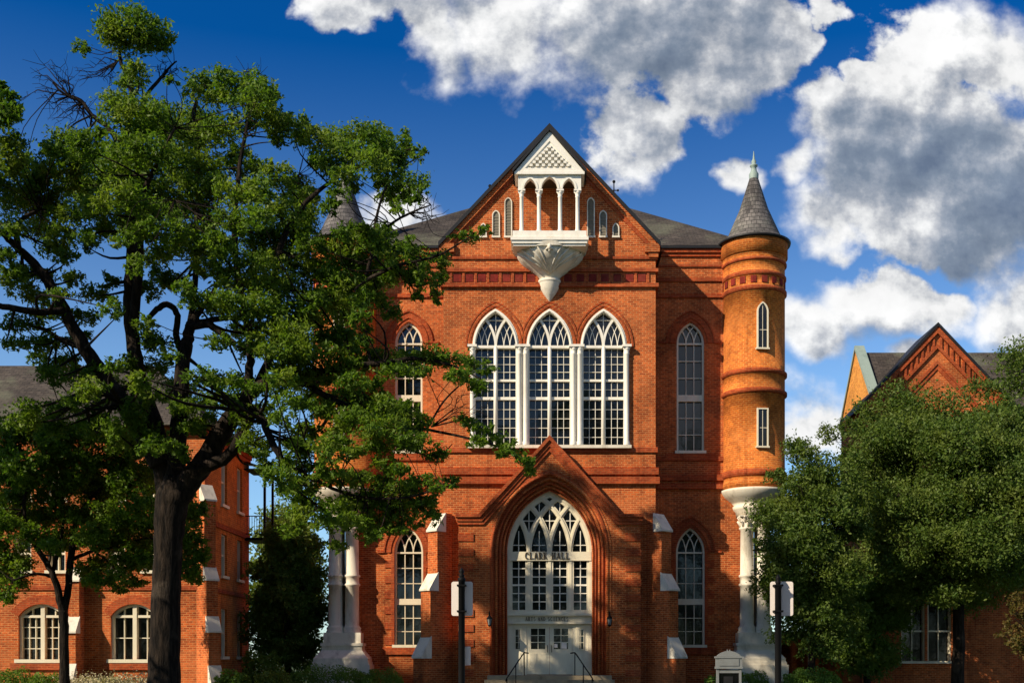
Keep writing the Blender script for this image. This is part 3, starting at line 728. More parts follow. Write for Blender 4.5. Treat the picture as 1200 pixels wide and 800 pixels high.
# carved stems and rosette in relief
def bsurf(a, py, o=0.02):
    z = bz(py); r = 0.4
    for k in range(len(prof)-1):
        if prof[k][1] <= z <= prof[k+1][1]: f = (z-prof[k][1])/max(1e-6, prof[k+1][1]-prof[k][1]); r = prof[k][0]*(1-f)+prof[k+1][0]*f
    r += o
    return (r*math.sin(a), -0.86*r*math.cos(a), z)
for s in (-1, 1):
    for (a0, a1, a2, py0, py1) in ((0.05, 0.18, 0.42, 322, 292), (0.10, 0.35, 0.75, 321, 291), (0.2, 0.6, 1.1, 320, 292), (0.35, 0.9, 1.35, 318, 293)):
        pts = []
        for k in range(9):
            f = k/8; aa = a0*(1-f)**2+2*a1*f*(1-f)+a2*f*f
            pts.append(bsurf(s*aa, py0+(py1-py0)*f, 0.0))
        pts.append(bsurf(s*(a2+0.09), py1+3, 0.015)); pts.append(bsurf(s*(a2+0.05), py1+5, 0.012))
        m.tube(pts, [0.018+0.026*math.sin(math.pi*min(1, k/9.5)) for k in range(len(pts))], 6)
m.ball(bsurf(0, 297, 0.03), 0.085, 12, 8, 1.5)
for k in range(6):
    a = k*math.pi/3+0.5; c0 = bsurf(0, 297, 0.03); m.tube([c0, (c0[0]+0.12*math.cos(a), c0[1]+0.03, c0[2]+0.17*math.sin(a)), (c0[0]+0.20*math.cos(a), c0[1]+0.10, c0[2]+0.22*math.sin(a))], [0.04, 0.045, 0.012], 6)
m.build('bracket', 'white_stone', bal)

# --- entrance porch with gable and stepped pointed arch
PYF = -0.62
def zq(py): return PZ(py, PYF)
zsh, zap = zq(606), zq(516); gx = 2.85; pw = 3.74
OFFO = 0.56
m = MB()
m.prism([(-pw, -0.3), (pw, -0.3), (pw, zsh), (gx, zsh), (0, zap), (-gx, zsh), (-pw, zsh)], PYF, -0.003, [arch(0, po_a, 0.3, po_zs, po_R, OFFO, 16)])
m.m = 1
for s in (-1, 1):
    k = 0; z = 0.9
    while z < zsh-0.75:
        ex = 0.62 if k % 2 == 0 else 0.42
        x0, x1 = sorted((s*(pw+0.025), s*(pw-ex)))
        if k % 2 == 0: m.box(x0, x1, PYF-0.045, -0.004, z, z+0.30)
        z += 0.31; k += 1
porch = m.build('porch', ['brick', 'brick_red'], hall)
orders = [(OFFO, 0.42, -0.50), (0.42, 0.28, -0.36), (0.28, 0.14, -0.22), (0.14, 0.0, -0.08)]
m = MB()
for (o1, o2, y) in orders:
    m.ring(arch(0, po_a, 0.3, po_zs, po_R, o1, 18), arch(0, po_a, 0.3, po_zs, po_R, o2, 18), y, 0.16)
for (o, y, rr) in ((OFFO+0.05, PYF-0.01, 0.07), (0.42, -0.50, 0.055), (0.28, -0.36, 0.055), (0.14, -0.22, 0.05), (0.02, -0.09, 0.045)):
    m.tube([(x, y, z) for x, z in arch(0, po_a, 0.3, po_zs, po_R, o, 22)], rr, 8)
m.ring(arch(0, po_a, 0.3, po_zs, po_R, OFFO+0.20, 18), arch(0, po_a, 0.3, po_zs, po_R, OFFO+0.02, 18), PYF-0.03, PYF+0.1)
m.mi = [1 if (k//74) % 2 else 0 for k in range(len(m.mi))]
m.build('arch_moulding', ['brick_red', 'brick'], porch)
# coping courses of the porch
m = MB(); slq = (zap-zsh)/gx; Lq = math.hypot(1, slq)
for (o0, o1, p) in ((-0.30, -0.16, 0.07), (-0.16, 0.0, 0.12), (0.0, 0.13, 0.20)):
    for s in (-1, 1):
        A = [(0, zap+o0*Lq), (s*gx, zsh+o0*Lq*0.0+o0*1.0), (s*(pw+p*0.6), zsh+o0), (s*(pw+p*0.6), zsh+o1), (s*(gx+(0.0)), zsh+o1), (0, zap+o1*Lq)]
        A[1] = (s*(gx+o0*(Lq-1)/slq), zsh+o0); A[4] = (s*(gx+o1*(Lq-1)/slq), zsh+o1)
        m.prism(A if s > 0 else A[::-1], PYF-p, 0.0-0.004-p*0.01)
m.build('coping', 'brick_red', porch)
# --- portal window: white frame, mullions and interlaced tracery
YW = 0.10
z_tr0, z_tr1 = PZ(655, YW), PZ(647, YW); z_l0 = PZ(717, YW); z_e0, z_e1 = PZ(730, YW), PZ(719, YW)
m = MB(); fw = 0.13
m.ring(arch(0, po_a, z_e1, po_zs, po_R), arch(0, po_a, z_e1, po_zs, po_R, -fw), YW-0.06, YW+0.30)
m.ring(arch(0, po_a, z_e1, po_zs, po_R, -fw), arch(0, po_a, z_e1, po_zs, po_R, -fw-0.10), YW-0.02, YW+0.28)
mx = (-0.86, 0.0, 0.86)
m.box(-po_a+0.05, po_a-0.05, YW-0.075, YW+0.28, z_tr0-0.03, z_tr1+0.03)
m.box(-po_a+0.05, po_a-0.05, YW-0.09, YW+0.2, z_tr0-0.06, z_tr0-0.031)
for x in mx: m.box(x-0.15, x+0.15, YW-0.02, YW+0.27, z_l0+0.10, z_tr0-0.03); m.box(x-0.06, x+0.06, YW-0.05, YW+0.1, z_l0+0.10, z_tr0-0.06)
m.box(-po_a+0.05, po_a-0.05, YW-0.03, YW+0.26, z_e1, z_l0+0.10)
zt_ = z_tr1
for x in mx:
    for sgn in (1, -1):
        pts = []
        for k in range(80):
            t = k*0.024; px, pz = x+sgn*(po_R-po_R*math.cos(t)), zt_+po_R*math.sin(t)
            if k and not inside_arch(px, pz, 0, po_a, po_zs, po_R, 0.02): break
            pts.append((px, pz))
        m.strip(pts, 0.21, YW-0.015+(0.004 if sgn > 0 else 0), YW+0.25)
        m.strip(pts, 0.075, YW-0.055+(0.004 if sgn > 0 else 0), YW)
m.box(-po_a-0.0, po_a+0.0, YW-0.05, YW+0.3, z_e0, z_e1-0.002)             # name lintel
m.box(-po_a, po_a, YW-0.17, YW+0.28, z_e1-0.07, z_e1+0.02); m.box(-po_a, po_a, YW-0.13, YW+0.28, z_e0-0.02, z_e0+0.055)
pf = m.build('portal_window', 'cream_paint', hall)
m = MB()
xs4 = (-1.29, -0.43, 0.43, 1.29)
for x in xs4:
    z0, z1 = z_l0+0.10, z_tr0-0.03; a = 0.28
    m.box(x-0.019, x+0.019, YW+0.06, YW+0.2, z0, z1)
    for k in range(1, 6):
        z = z0+(z1-z0)*k/6; hb = 0.035 if k == 3 else 0.017; m.box(x-a, x+a, YW+(0.05 if k == 3 else 0.066), YW+0.2, z-hb, z+hb)
    m.box(x-0.017, x+0.017, YW+0.06, YW+0.2, z_tr1, z_tr1+0.9); m.box(x-0.25, x+0.25, YW+0.066, YW+0.2, z_tr1+0.30, z_tr1+0.33)
for (x, z) in ((-0.86, z_tr1+1.33), (0, z_tr1+1.33), (0.86, z_tr1+1.33)):
    m.box(x-0.017, x+0.017, YW+0.06, YW+0.2, z-0.55, z+0.5); m.box(x-0.3, x+0.3, YW+0.066, YW+0.2, z-0.016, z+0.016)
for x in (-0.43, 0.43): m.box(x-0.017, x+0.017, YW+0.06, YW+0.2, z_tr1+1.55, z_tr1+2.15)
m.build('muntin', 'white_paint', pf)
m = MB(); m.prism(arch(0, po_a-0.05, z_e1+0.05, po_zs, po_R-0.05), YW+0.205, YW+0.225); m.build('glass', 'glass', pf)

# --- serif lettering from strokes
def letter(mb, ch, x, z, h, w_, y0, y1, th=0.135, tn=0.07):
    T_, N_ = th*h, tn*h
    def bx(x0, x1, z0, z1, d=0.0): mb.box(x+x0*w_, x+x1*w_, y0+d, y1, z+z0*h, z+z1*h)
    def stem(xc, z0=0, z1=1, t=None, serif=True):
        t = (t or T_)/w_; bx(xc-t/2, xc+t/2, z0, z1)
        if serif:
            bx(xc-t/2-0.11, xc+t/2+0.11, z0, z0+0.07, 0.0012); bx(xc-t/2-0.11, xc+t/2+0.11, z1-0.07, z1, 0.0012)
    def arc(cx_, cz, rx, rz, a0, a1, wd, d=0.0006, n=12):
        pts = [(x+(cx_+rx*math.cos(R_(a0+(a1-a0)*k/n)))*w_, z+(cz+rz*math.sin(R_(a0+(a1-a0)*k/n)))*h) for k in range(n+1)]
        mb.strip(pts, wd, y0+d, y1)
    def ln(x0, z0, x1, z1, wd, d=0.0009): mb.strip([(x+x0*w_, z+z0*h), (x+x1*w_, z+z1*h)], wd, y0+d, y1)
    if ch == 'C': arc(0.55, 0.5, 0.40, 0.44, 45, 315, T_*0.8); bx(0.80, 0.88, 0.66, 0.95)
    elif ch == 'L': stem(0.25); bx(0.25, 0.85, 0, 0.085, 0.002); bx(0.78, 0.86, 0, 0.28, 0.0025)
    elif ch == 'A': ln(0.12, 0.03, 0.48, 0.98, N_); ln(0.48, 0.98, 0.86, 0.03, T_, 0.0012); bx(0.26, 0.70, 0.30, 0.37, 0.002); bx(0.0, 0.26, 0, 0.07, 0.0025); bx(0.70, 1.0, 0, 0.07, 0.0025)
    elif ch == 'R': stem(0.25); arc(0.38, 0.74, 0.36, 0.22, -90, 90, T_*0.75); ln(0.45, 0.5, 0.88, 0.02, T_, 0.0015); bx(0.76, 1.0, 0, 0.07, 0.0025)
    elif ch == 'K': stem(0.22); ln(0.25, 0.42, 0.80, 0.96, N_); ln(0.42, 0.55, 0.86, 0.03, T_, 0.0015); bx(0.66, 0.94, 0.93, 1, 0.002); bx(0.72, 1.0, 0, 0.07, 0.0025)
    elif ch == 'H': stem(0.20); stem(0.80); bx(0.2, 0.8, 0.47, 0.54, 0.002)
    elif ch == 'T': stem(0.5); bx(0.08, 0.92, 0.92, 1.0, 0.002); bx(0.06, 0.14, 0.72, 1.0, 0.0025); bx(0.86, 0.94, 0.72, 1.0, 0.0025)
    elif ch == 'S': arc(0.5, 0.73, 0.30, 0.22, 30, 250, T_*0.8); arc(0.5, 0.27, 0.30, 0.22, 70, -150, T_*0.8, 0.0016)
    elif ch == 'N': stem(0.2, t=N_); stem(0.82, t=N_); ln(0.2, 0.97, 0.82, 0.03, T_, 0.002)
    elif ch == 'D': stem(0.22); arc(0.32, 0.5, 0.5, 0.46, -90, 90, T_*0.8)
    elif ch == 'I': stem(0.5)
    elif ch == 'E': stem(0.25); bx(0.25, 0.82, 0, 0.08, 0.002); bx(0.25, 0.8, 0.92, 1.0, 0.002); bx(0.25, 0.66, 0.47, 0.54, 0.002); bx(0.76, 0.83, 0, 0.26, 0.0025); bx(0.74, 0.81, 0.76, 1, 0.0025)
def write(text, x0, x1, z, h, y, dep, parent, mat, spacew=0.6):
    n = sum(spacew if c == ' ' else 1 for c in text); adv = (x1-x0)/n; mb = MB(); x = x0
    for c in text:
        if c == ' ': x += adv*spacew; continue
        letter(mb, c, x+adv*0.08, z, h, adv*(0.84 if c != 'I' else 0.84), y-dep, y)
        x += adv
    return mb.build('lettering', mat, parent)
for wd_, xa_, xb_ in (('CLARK', 614.5, 641.5), ('HALL', 646, 668)): write(wd_, PX(xa_, 0), PX(xb_, 0), z_tr0-0.005, 0.285, YW-0.075-0.012, 0.03, pf, 'bronze')
for wd_, xa_, xb_ in (('ARTS', 615.5, 628), ('AND', 630, 639.5), ('SCIENCES', 641.5, 666.5)): write(wd_, PX(xa_, 0), PX(xb_, 0), z_e0+0.10, 0.175, YW-0.05-0.004, 0.02, pf, 'bronze')

# --- doors and sidelights
zd1 = z_e0-0.02
YD = YW+0.02
m = MB()
m.box(-po_a, -0.957, YD, YD+0.25, SILL, zd1); m.box(0.957, po_a, YD, YD+0.25, SILL, zd1); m.box(-0.957, 0.957, YD+0.0, YD+0.25, zd1-0.12, zd1)
for s in (-1, 1):
    xc = s*1.42
    m.box(xc-0.33, xc+0.33, YD-0.02, YD, SILL+0.12, SILL+1.0)
    m.box(xc-0.22, xc+0.22, YD-0.035, YD-0.02, SILL+0.2, SILL+0.92)
    for dx in (-1, 1): x0, x1 = sorted((xc+dx*0.33, xc+dx*0.17)); m.box(x0, x1, YD-0.02, YD, SILL+1.02, zd1-0.1)
    m.box(xc-0.33, xc+0.33, YD-0.024, YD, zd1-0.16, zd1-0.06)
df = m.build('door_surround', 'cream_paint', hall)
for s in (-1, 1):
    xc = s*1.42-s*0.12; z0, z1 = PZ(760, YD), PZ(737, YD)
    m = MB(); m.m = 1; m.box(xc-0.12, xc+0.12, YD-0.012, YD+0.01, z0, z1)
    m.m = 0; m.box(xc-0.009, xc+0.009, YD-0.03, YD-0.01, z0, z1)
    for f in (1/3, 2/3): m.box(xc-0.12, xc+0.12, YD-0.026, YD-0.01, z0+(z1-z0)*f-0.009, z0+(z1-z0)*f+0.009)
    for (a_, b_2, c_, d_) in ((xc-0.15, xc-0.12, z0, z1), (xc+0.12, xc+0.15, z0, z1), (xc-0.15, xc+0.15, z0-0.03, z0), (xc-0.15, xc+0.15, z1, z1+0.03)): m.box(a_, b_2, YD-0.035, YD, c_, d_)
    m.build('sidelight', ['cream_paint', 'glass'], df)
for s in (-1, 1):
    x0, x1 = sorted((s*0.006, s*0.95)); xc = (x0+x1)/2
    z0, z1 = PZ(760, YD), PZ(736, YD); gw = 0.30; yd = YD+0.03
    m = MB()
    m.prism([(x0, SILL+0.02), (x1, SILL+0.02), (x1, zd1-0.125), (x0, zd1-0.125)], yd, yd+0.06, [[(xc-gw, z0), (xc+gw, z0), (xc+gw, z1), (xc-gw, z1)]])
    for dx in (-0.21, 0.21): m.box(xc+dx-0.15, xc+dx+0.15, yd-0.018, yd, SILL+0.18, z0-0.18)
    m.box(xc-0.016, xc+0.016, yd-0.004, yd+0.05, z0, z1)
    for f in (1/3, 2/3): m.box(xc-gw, xc+gw, yd+0.001, yd+0.05, z0+(z1-z0)*f-0.015, z0+(z1-z0)*f+0.015)
    d = m.build('door', 'cream_paint', hall)
    m = MB(); m.box(xc-gw, xc+gw, yd+0.03, yd+0.045, z0, z1); m.build('pane', 'glass', d)
    m = MB(); xh = s*0.09; m.tube([(xh, yd-0.005, SILL+0.95), (xh, yd-0.07, SILL+0.98), (xh, yd-0.07, SILL+1.2), (xh, yd-0.005, SILL+1.23)], 0.016, 8); m.build('handle', 'black_iron', d)
    if s > 0:
        m = MB(); m.box(xc+0.02, xc+0.24, yd+0.012, yd+0.024, z0+0.02, z0+0.28); m.build('paper_notice', 'sign_white', d); m = MB(); m.box(xc-0.28, xc-0.14, yd+0.012, yd+0.024, z0+0.07, z0+0.22); m.build('paper_notice', 'sign_white', d)
# --- steps
m = MB()
for k in range(6):
    z1 = SILL-k*SILL/6.0; wd = 2.5+0.10*k
    y1 = -1.75 - 0.34*k
    m.box(-wd, wd, y1, 0.35 if k == 0 else y1+0.3405, -0.2, z1-0.001*0)
st = m.build('entrance_steps', 'step_stone', hall)

# --- buttresses set diagonally on the corners of the gabled bay
def buttress(cx, cy, dirx, diry, stages, width, parent, base=-0.2):
    ang = math.atan2(diry, dirx)+math.pi/2      # local -Y points along dir
    mb = MB(); mb.M = Matrix.Translation((cx, cy, 0)) @ Matrix.Rotation(ang, 4, 'Z')
    caps = []; top_prev = None; z0 = base
    hw_ = width/2
    for (proj, zlow, zhigh, nxt) in stages:      # stage body up to zlow, capstone sloping zlow -> zhigh, going back to projection nxt
        mb.box(-hw_, hw_, -proj, 0.2, z0, zlow); z0 = zlow
        caps.append((proj, zlow, zhigh, nxt))
        mb.box(-hw_+0.002, hw_-0.002, -nxt, 0.2, zlow, zhigh)
    bo = mb.build('buttress', 'brick', parent)
    for (proj, zl, zh, nxt) in caps:
        c = MB(); c.M = mb.M; e = 0.03
        prof_ = [(-proj-0.07, zl), (-proj-0.07, zl+0.07), (-nxt-0.0, zh), (-nxt+0.02, zh), (-nxt+0.02, zl)]
        A = [c.pt((-hw_-e, p[0], p[1])) for p in prof_]; B = [c.pt((hw_+e, p[0], p[1])) for p in prof_]
        c.face(A); c.face(B[::-1])
        for k in range(len(prof_)): j = (k+1) % len(prof_); c.face([A[k], B[k], B[j], A[j]])
        c.build('capstone', 'white_stone', bo)
for s in (-1, 1):
    Yb = -0.6
    buttress(s*HW, 0, s*0.7071, -0.7071, [(1.35, PZ(771, Yb), PZ(745, Yb), 0.92), (0.95, PZ(692, Yb), PZ(670, Yb), 0.55), (0.58, PZ(622, Yb), PZ(600, Yb), 0.16)], 0.62, hall)

# ================================================================== things at the entrance
for s, lab in ((-1, 'small black wall lantern on the brick left of the entrance arch'), (1, 'small black wall lantern on the brick right of the entrance arch')):
    x, y, z = PX(644+s*70, PYF), PYF, PZ(727, PYF)
    t = thing('wall_lantern', lab, 'lantern', (x, y, z), 'lanterns beside the entrance')
    m = MB(); m.box(x-0.05, x+0.05, y-0.03, y-0.004, z-0.1, z+0.35); m.tube([(x, y-0.03, z+0.2), (x, y-0.16, z+0.38), (x, y-0.2, z+0.22)], 0.018, 8); m.build('bracket', 'black_iron', t)
    m = MB(); m.lathe([(0.01, z+0.24), (0.05, z+0.2), (0.14, z+0.1), (0.14, z+0.08), (0.02, z+0.08)], x, y-0.2, 6, smooth=False)
    m.lathe([(0.02, z-0.24), (0.08, z-0.2), (0.08, z-0.17), (0.02, z-0.17)], x, y-0.2, 6, smooth=False)
    for k in range(6): a = k*math.pi/3; m.tube([(x+0.075*math.sin(a), y-0.2-0.075*math.cos(a), z-0.18), (x+0.125*math.sin(a), y-0.2-0.125*math.cos(a), z+0.09)], 0.009, 5)
    m.build('cage', 'black_iron', t)
    m = MB(); m.lathe([(0.01, z-0.17), (0.06, z-0.17), (0.105, z+0.08), (0.01, z+0.08)], x, y-0.2, 6, smooth=False); m.build('shade', 'grey_metal', t)
for s, lab in ((-1, 'thin black iron handrail on the left side of the entrance steps'), (1, 'thin black iron handrail on the right side of the entrance steps')):
    x = s*1.02
    t = thing('handrail', lab, 'handrail', (x, -2.5, 0), 'handrails on the entrance steps')
    ya, za = -1.55, SILL; yb, zb = -3.6, 0.0
    m = MB(); m.tube([(x-s*0.18, ya+0.05, za+0.90), (x, ya, za+0.92), (x+s*0.02, ya-0.1, za+0.9), (x+s*0.62, yb, zb+0.92), (x+s*0.66, yb-0.12, zb+0.80)], 0.026, 8); m.build('rail', 'black_iron', t)
    for (xx, yy_, z0, z1) in ((x, ya, za-0.02, za+0.92), (x+s*0.62, yb, zb-0.05, zb+0.92), (x+s*0.31, (ya+yb)/2, 0.3, 1.43)):
        m = MB(); m.tube([(xx, yy_, z0), (xx, yy_, z1)], 0.021, 8); m.build('post', 'black_iron', t)

# ================================================================== RED BRICK DORMITORY (left)
LY, LX = -2.0, -13.77
dorm = thing('brick_dormitory', 'three storey red brick building with brown hipped roof beyond the big oak at left', 'building', (-20, 2, 0))
def lz(py): return PZ(py, LY)
m = MB(); holes = []; wins = []
for pc in (49, 157, -60):
    cx = PX(pc, LY); a = 0.93; zb, zs = lz(772), lz(722); holes.append(arch(cx, a, zb, zs, 0.50, 0, 7)); wins.append((cx, a, zb, zs, 0.50))
for pc in (26, 66, 136, 178, -40, -80):
    cx = PX(pc, LY)
    for (yb2, yt2) in ((668, 628), (585, 545)):
        holes.append([(cx-0.36, lz(yb2)), (cx+0.36, lz(yb2)), (cx+0.36, lz(yt2)), (cx-0.36, lz(yt2))])
m.prism([(-27, -0.3), (LX, -0.3), (LX, 10.9), (-27, 10.9)], LY, LY+0.5, holes)
m.build('wall', 'brick', dorm)
for (cx, a, zb, zs, R) in wins:
    fr = MB(); fr.ring(arch(cx, a, zb, zs, R, 0, 7), arch(cx, a, zb, zs, R, -0.09, 7), LY+0.1, LY+0.4)
    fr.box(cx-0.08, cx+0.08, LY+0.08, LY+0.4, zb, zs+0.42); fr.box(cx-a+0.05, cx+a-0.05, LY+0.11, LY+0.4, zs-0.04, zs+0.06)
    fr.box(cx-a-0.12, cx+a+0.12, LY-0.12, LY+0.3, zb-0.14, zb)
    for s in (-1, 1):
        x0, x1 = sorted((cx+s*0.08, cx+s*(a-0.09))); grid(fr, x0, x1, zb, zs, 2 if cx > -17 else 3, 2 if cx > -17 else 4, 0.03, 0.035, LY+0.2, LY+0.32)
        fr.box((x0+x1)/2-0.02, (x0+x1)/2+0.02, LY+0.2, LY+0.32, zs, zs+0.35)
    f = fr.build('window_frame', 'cream_paint', dorm)
    gl = MB(); gl.prism(arch(cx, a-0.03, zb, zs, R, 0, 7), LY+0.33, LY+0.35); gl.build('glass', 'glass', f)
    mm = MB(); mm.ring(arch(cx, a, zs, zs, R, 0.34, 10)[1:-1], arch(cx, a, zs, zs, R, 0.0, 10)[1:-1], LY-0.05, LY+0.1)
    mm.build('window_surround', 'brick_red', dorm); mm = MB(); mm.box(cx-a-0.3, cx+a+0.3, LY-0.1, LY+0.1, zb-0.42, zb-0.15); mm.build('window_apron', 'brick_red', dorm)
def sash(cx, zb, zt, M, hw_, parent):
    fr = MB(); fr.M = M
    fr.ring([(cx-hw_, zb), (cx-hw_, zt), (cx+hw_, zt), (cx+hw_, zb)], [(cx-hw_+0.07, zb), (cx-hw_+0.07, zt-0.07), (cx+hw_-0.07, zt-0.07), (cx+hw_-0.07, zb)], 0.1, 0.4)
    fr.box(cx-hw_-0.08, cx+hw_+0.08, -0.1, 0.3, zb-0.12, zb); fr.box(cx-hw_, cx+hw_, 0.13, 0.36, (zb+zt)/2-0.04, (zb+zt)/2+0.04)
    fr.box(cx-0.02, cx+0.02, 0.2, 0.34, zb, zt)
    f = fr.build('window_frame', 'cream_paint', parent)
    gl = MB(); gl.M = M; gl.box(cx-hw_+0.02, cx+hw_-0.02, 0.342, 0.36, zb, zt); gl.build('glass', 'glass', f)
for pc in (26, 66, 136, 178, -40, -80):
    for (yb2, yt2) in ((668, 628), (585, 545)): sash(PX(pc, LY), lz(yb2), lz(yt2), Matrix.Translation((0, LY, 0)), 0.36, dorm)
# flank wall facing the hall
MS = Matrix.Translation((LX, 0, 0)) @ Matrix.Rotation(R_(90), 4, 'Z')    # local x -> +Y, local y -> -X
m = MB(); m.M = MS; holes = []; fl = []
for yc in (0.75, 3.2):
    for (z0, z1) in ((8.15, 10.1), (5.15, 6.9), (1.75, 3.75)):
        holes.append([(yc-0.42, z0), (yc+0.42, z0), (yc+0.42, z1), (yc-0.42, z1)]); fl.append((yc, z0, z1))
m.prism([(LY+0.502, -0.3), (4.8, -0.3), (4.8, 10.9), (LY+0.502, 10.9)], 0, 0.5, holes); m.build('wall', 'brick_orange', dorm)  # brighter brick than the front, standing in for bounced light on this flank
for (yc, z0, z1) in fl: sash(yc, z0, z1, MS, 0.42, dorm)
m = MB(); m.box(-27, LX-0.502, 4.3, 4.8, -0.3, 10.9); m.build('wall', 'brick', dorm)
for (z0, z1, p) in ((lz(691), lz(686), .06), (lz(612), lz(606), .06), (10.5, 10.7, .08), (10.7, 10.898, .14)):
    m = MB(); m.box(-27, LX+p, LY-p, LY+0.1, z0, z1); m.box(LX-0.1, LX+p, LY+0.102, 4.8, z0, z1); m.build('string_course', 'brick_red', dorm)
m = MB(); e = 0.45; zr = 14.2
m.poly([(-27, LY-e, 10.9), (LX+e, LY-e, 10.9), (LX-3.2, 1.4, zr), (-27, 1.4, zr)]); m.poly([(LX+e, LY-e, 10.9), (LX+e, 4.8+e, 10.9), (LX-3.2, 1.4, zr)])
m.poly([(LX+e, 4.8+e, 10.9), (-27, 4.8+e, 10.9), (-27, 1.4, zr), (LX-3.2, 1.4, zr)]); m.poly([(-27, LY-e, 10.9), (-27, 4.8+e, 10.9), (LX+e, 4.8+e, 10.9), (LX+e, LY-e, 10.9)])
m.build('roof', 'shingle', dorm)
buttress(LX, LY, 0.7071, -0.7071, [(0.95, PZ(800, LY), PZ(779, LY), 0.78), (0.78, PZ(741, LY), PZ(722, LY), 0.6), (0.6, PZ(681, LY), PZ(664, LY), 0.4), (0.42, PZ(588, LY), PZ(568, LY), 0.1)], 0.5, dorm)
for pc in (93,):
    buttress(PX(pc, LY), LY, 0, -1, [(1.1, PZ(795, LY), PZ(777, LY), 0.85), (0.85, PZ(742, LY), PZ(722, LY), 0.5), (0.52, PZ(682, LY), PZ(664, LY), 0.1)], 0.4, dorm)
# iron fire balcony at the rear corner
m = MB(); X0, X1, Y0, Y1 = LX+0.005, LX+0.95, 4.0, 5.6; zf = PZ(632, 5.0); zr = PZ(553, 5.0)
m.box(X0, X1, Y0, Y1, zf-0.12, zf); m.poly([(X0, Y0-0.1, zr+0.35), (X1+0.1, Y0-0.1, zr), (X1+0.1, Y1, zr), (X0, Y1, zr+0.35)])
m.box(X0, X1+0.1, Y0-0.1, Y1, zr-0.06, zr-0.01)
for (x, y) in ((X1-0.05, Y0+0.05), (X1-0.05, Y1-0.05)): m.box(x-0.05, x+0.05, y-0.05, y+0.05, zf, zr-0.06)
for z in (zf+0.15, zf+0.95): m.box(X0, X1, Y0+0.04, Y0+0.07, z, z+0.04); m.box(X1-0.07, X1-0.04, Y0+0.075, Y1, z, z+0.04)
for k in range(8): x = X0+0.1+k*0.11; m.box(x-0.01, x+0.01, Y0+0.045, Y0+0.065, zf+0.19, zf+0.95)
for k in range(12): y = Y0+0.15+k*0.12; m.box(X1-0.065, X1-0.045, y-0.01, y+0.01, zf+0.19, zf+0.95)
m.build('fire_balcony', 'black_iron', dorm)

# ================================================================== GABLED BRICK HOUSE (right)
RX, RY = 15.7, 8.0
rb = thing('gabled_annex', 'brick building with steep patterned cross gable and copper edged roof behind the right hand trees', 'building', (22, 10, 0))
ez, rz_, hd = 14.1, 17.3, 3.0
MR = Matrix.Translation((RX, 0, 0)) @ Matrix.Rotation(R_(-90), 4, 'Z')      # local x -> -Y
m = MB(); m.M = MR
m.prism([(-RY-2*hd, -0.3), (-RY, -0.3), (-RY, ez), (-RY-hd, rz_+0.15), (-RY-2*hd, ez)], 0, 0.4); m.build('gable_wall', 'brick_sunlit', rb)
m = MB(); m.M = MR; sl2 = (rz_-ez)/hd
for s in (-1, 1):
    A = [(-RY-hd, rz_+0.15), (-RY-hd+s*(hd+0.15), ez-0.1), (-RY-hd+s*(hd+0.15), ez+0.10), (-RY-hd, rz_+0.36)]
    m.prism(A if s > 0 else A[::-1], -0.08, 0.41)
m.build('coping', 'copper', rb)
m = MB(); xl = 34
wq_ = [[(PX(a_, RY-0.4), PZ(774, RY-0.4)), (PX(b_2, RY-0.4), PZ(774, RY-0.4)), (PX(b_2, RY-0.4), PZ(704, RY-0.4)), (PX(a_, RY-0.4), PZ(704, RY-0.4))] for a_, b_2 in ((1056, 1084), (1087, 1115))]
wn_ = [[(PX(a_, RY), PZ(774, RY)), (PX(b_2, RY), PZ(774, RY)), (PX(b_2, RY), PZ(730, RY)), (PX(a_, RY), PZ(730, RY))] for a_, b_2 in ((988, 1000),)]
m.prism([(RX+0.402, -0.3), (xl, -0.3), (xl, ez), (RX+0.402, ez)], RY, RY+0.4, wn_); m.build('wall', 'brick', rb)
for w4 in wn_:
    cx = (w4[0][0]+w4[1][0])/2; sash(cx, w4[0][1], w4[2][1], Matrix.Translation((0, RY, 0)), (w4[1][0]-w4[0][0])/2, rb)
m = MB(); m.box(RX+0.402, xl, RY+2*hd-0.4, RY+2*hd, -0.3, ez); m.build('wall', 'brick', rb)
m = MB(); m.poly([(RX+0.4, RY-0.3, ez-0.3*sl2), (xl, RY-0.3, ez-0.3*sl2), (xl, RY+hd, rz_), (RX+0.4, RY+hd, rz_)]); m.poly([(RX+0.4, RY+2*hd+.3, ez-0.3*sl2), (xl, RY+2*hd+.3, ez-0.3*sl2), (xl, RY+hd, rz_), (RX+0.4, RY+hd, rz_)])
m.build('roof', 'shingle', rb)
# cross gable
GX, GYF = PX(1098, RY-0.4), RY-0.4
gz, gs = PZ(383, GYF), 1.05; ghw = 3.6
m = MB(); m.prism([(GX-ghw, -0.3), (GX+ghw, -0.3), (GX+ghw, gz-ghw*gs), (GX, gz), (GX-ghw, gz-ghw*gs)], GYF, RY-0.003, wq_)
for w4 in wq_: sash((w4[0][0]+w4[1][0])/2, w4[0][1], w4[2][1], Matrix.Translation((0, GYF-0.02, 0)), (w4[1][0]-w4[0][0])/2, rb)
m.prism([(GX-ghw, gz-ghw*gs-0.5), (GX+ghw, gz-ghw*gs-0.5), (GX+ghw, gz-ghw*gs), (GX, gz), (GX-ghw, gz-ghw*gs)], RY-0.002, RY+2.6)
m.build('cross_gable', 'brick', rb)
m = MB(); Lg = math.hypot(1, gs)
for (o0, o1, p) in ((-0.22, 0.0, 0.14), (-0.72, -0.58, 0.10), (-1.25, -1.12, 0.10), (-1.42, -1.25, 0.05)):
    for s in (-1, 1):
        A = [(GX, gz+o0*Lg), (GX+s*ghw, gz-ghw*gs+o0*Lg), (GX+s*ghw, gz-ghw*gs+o1*Lg), (GX, gz+o1*Lg)]
        m.prism(A if s > 0 else A[::-1], GYF-p, GYF+0.05)
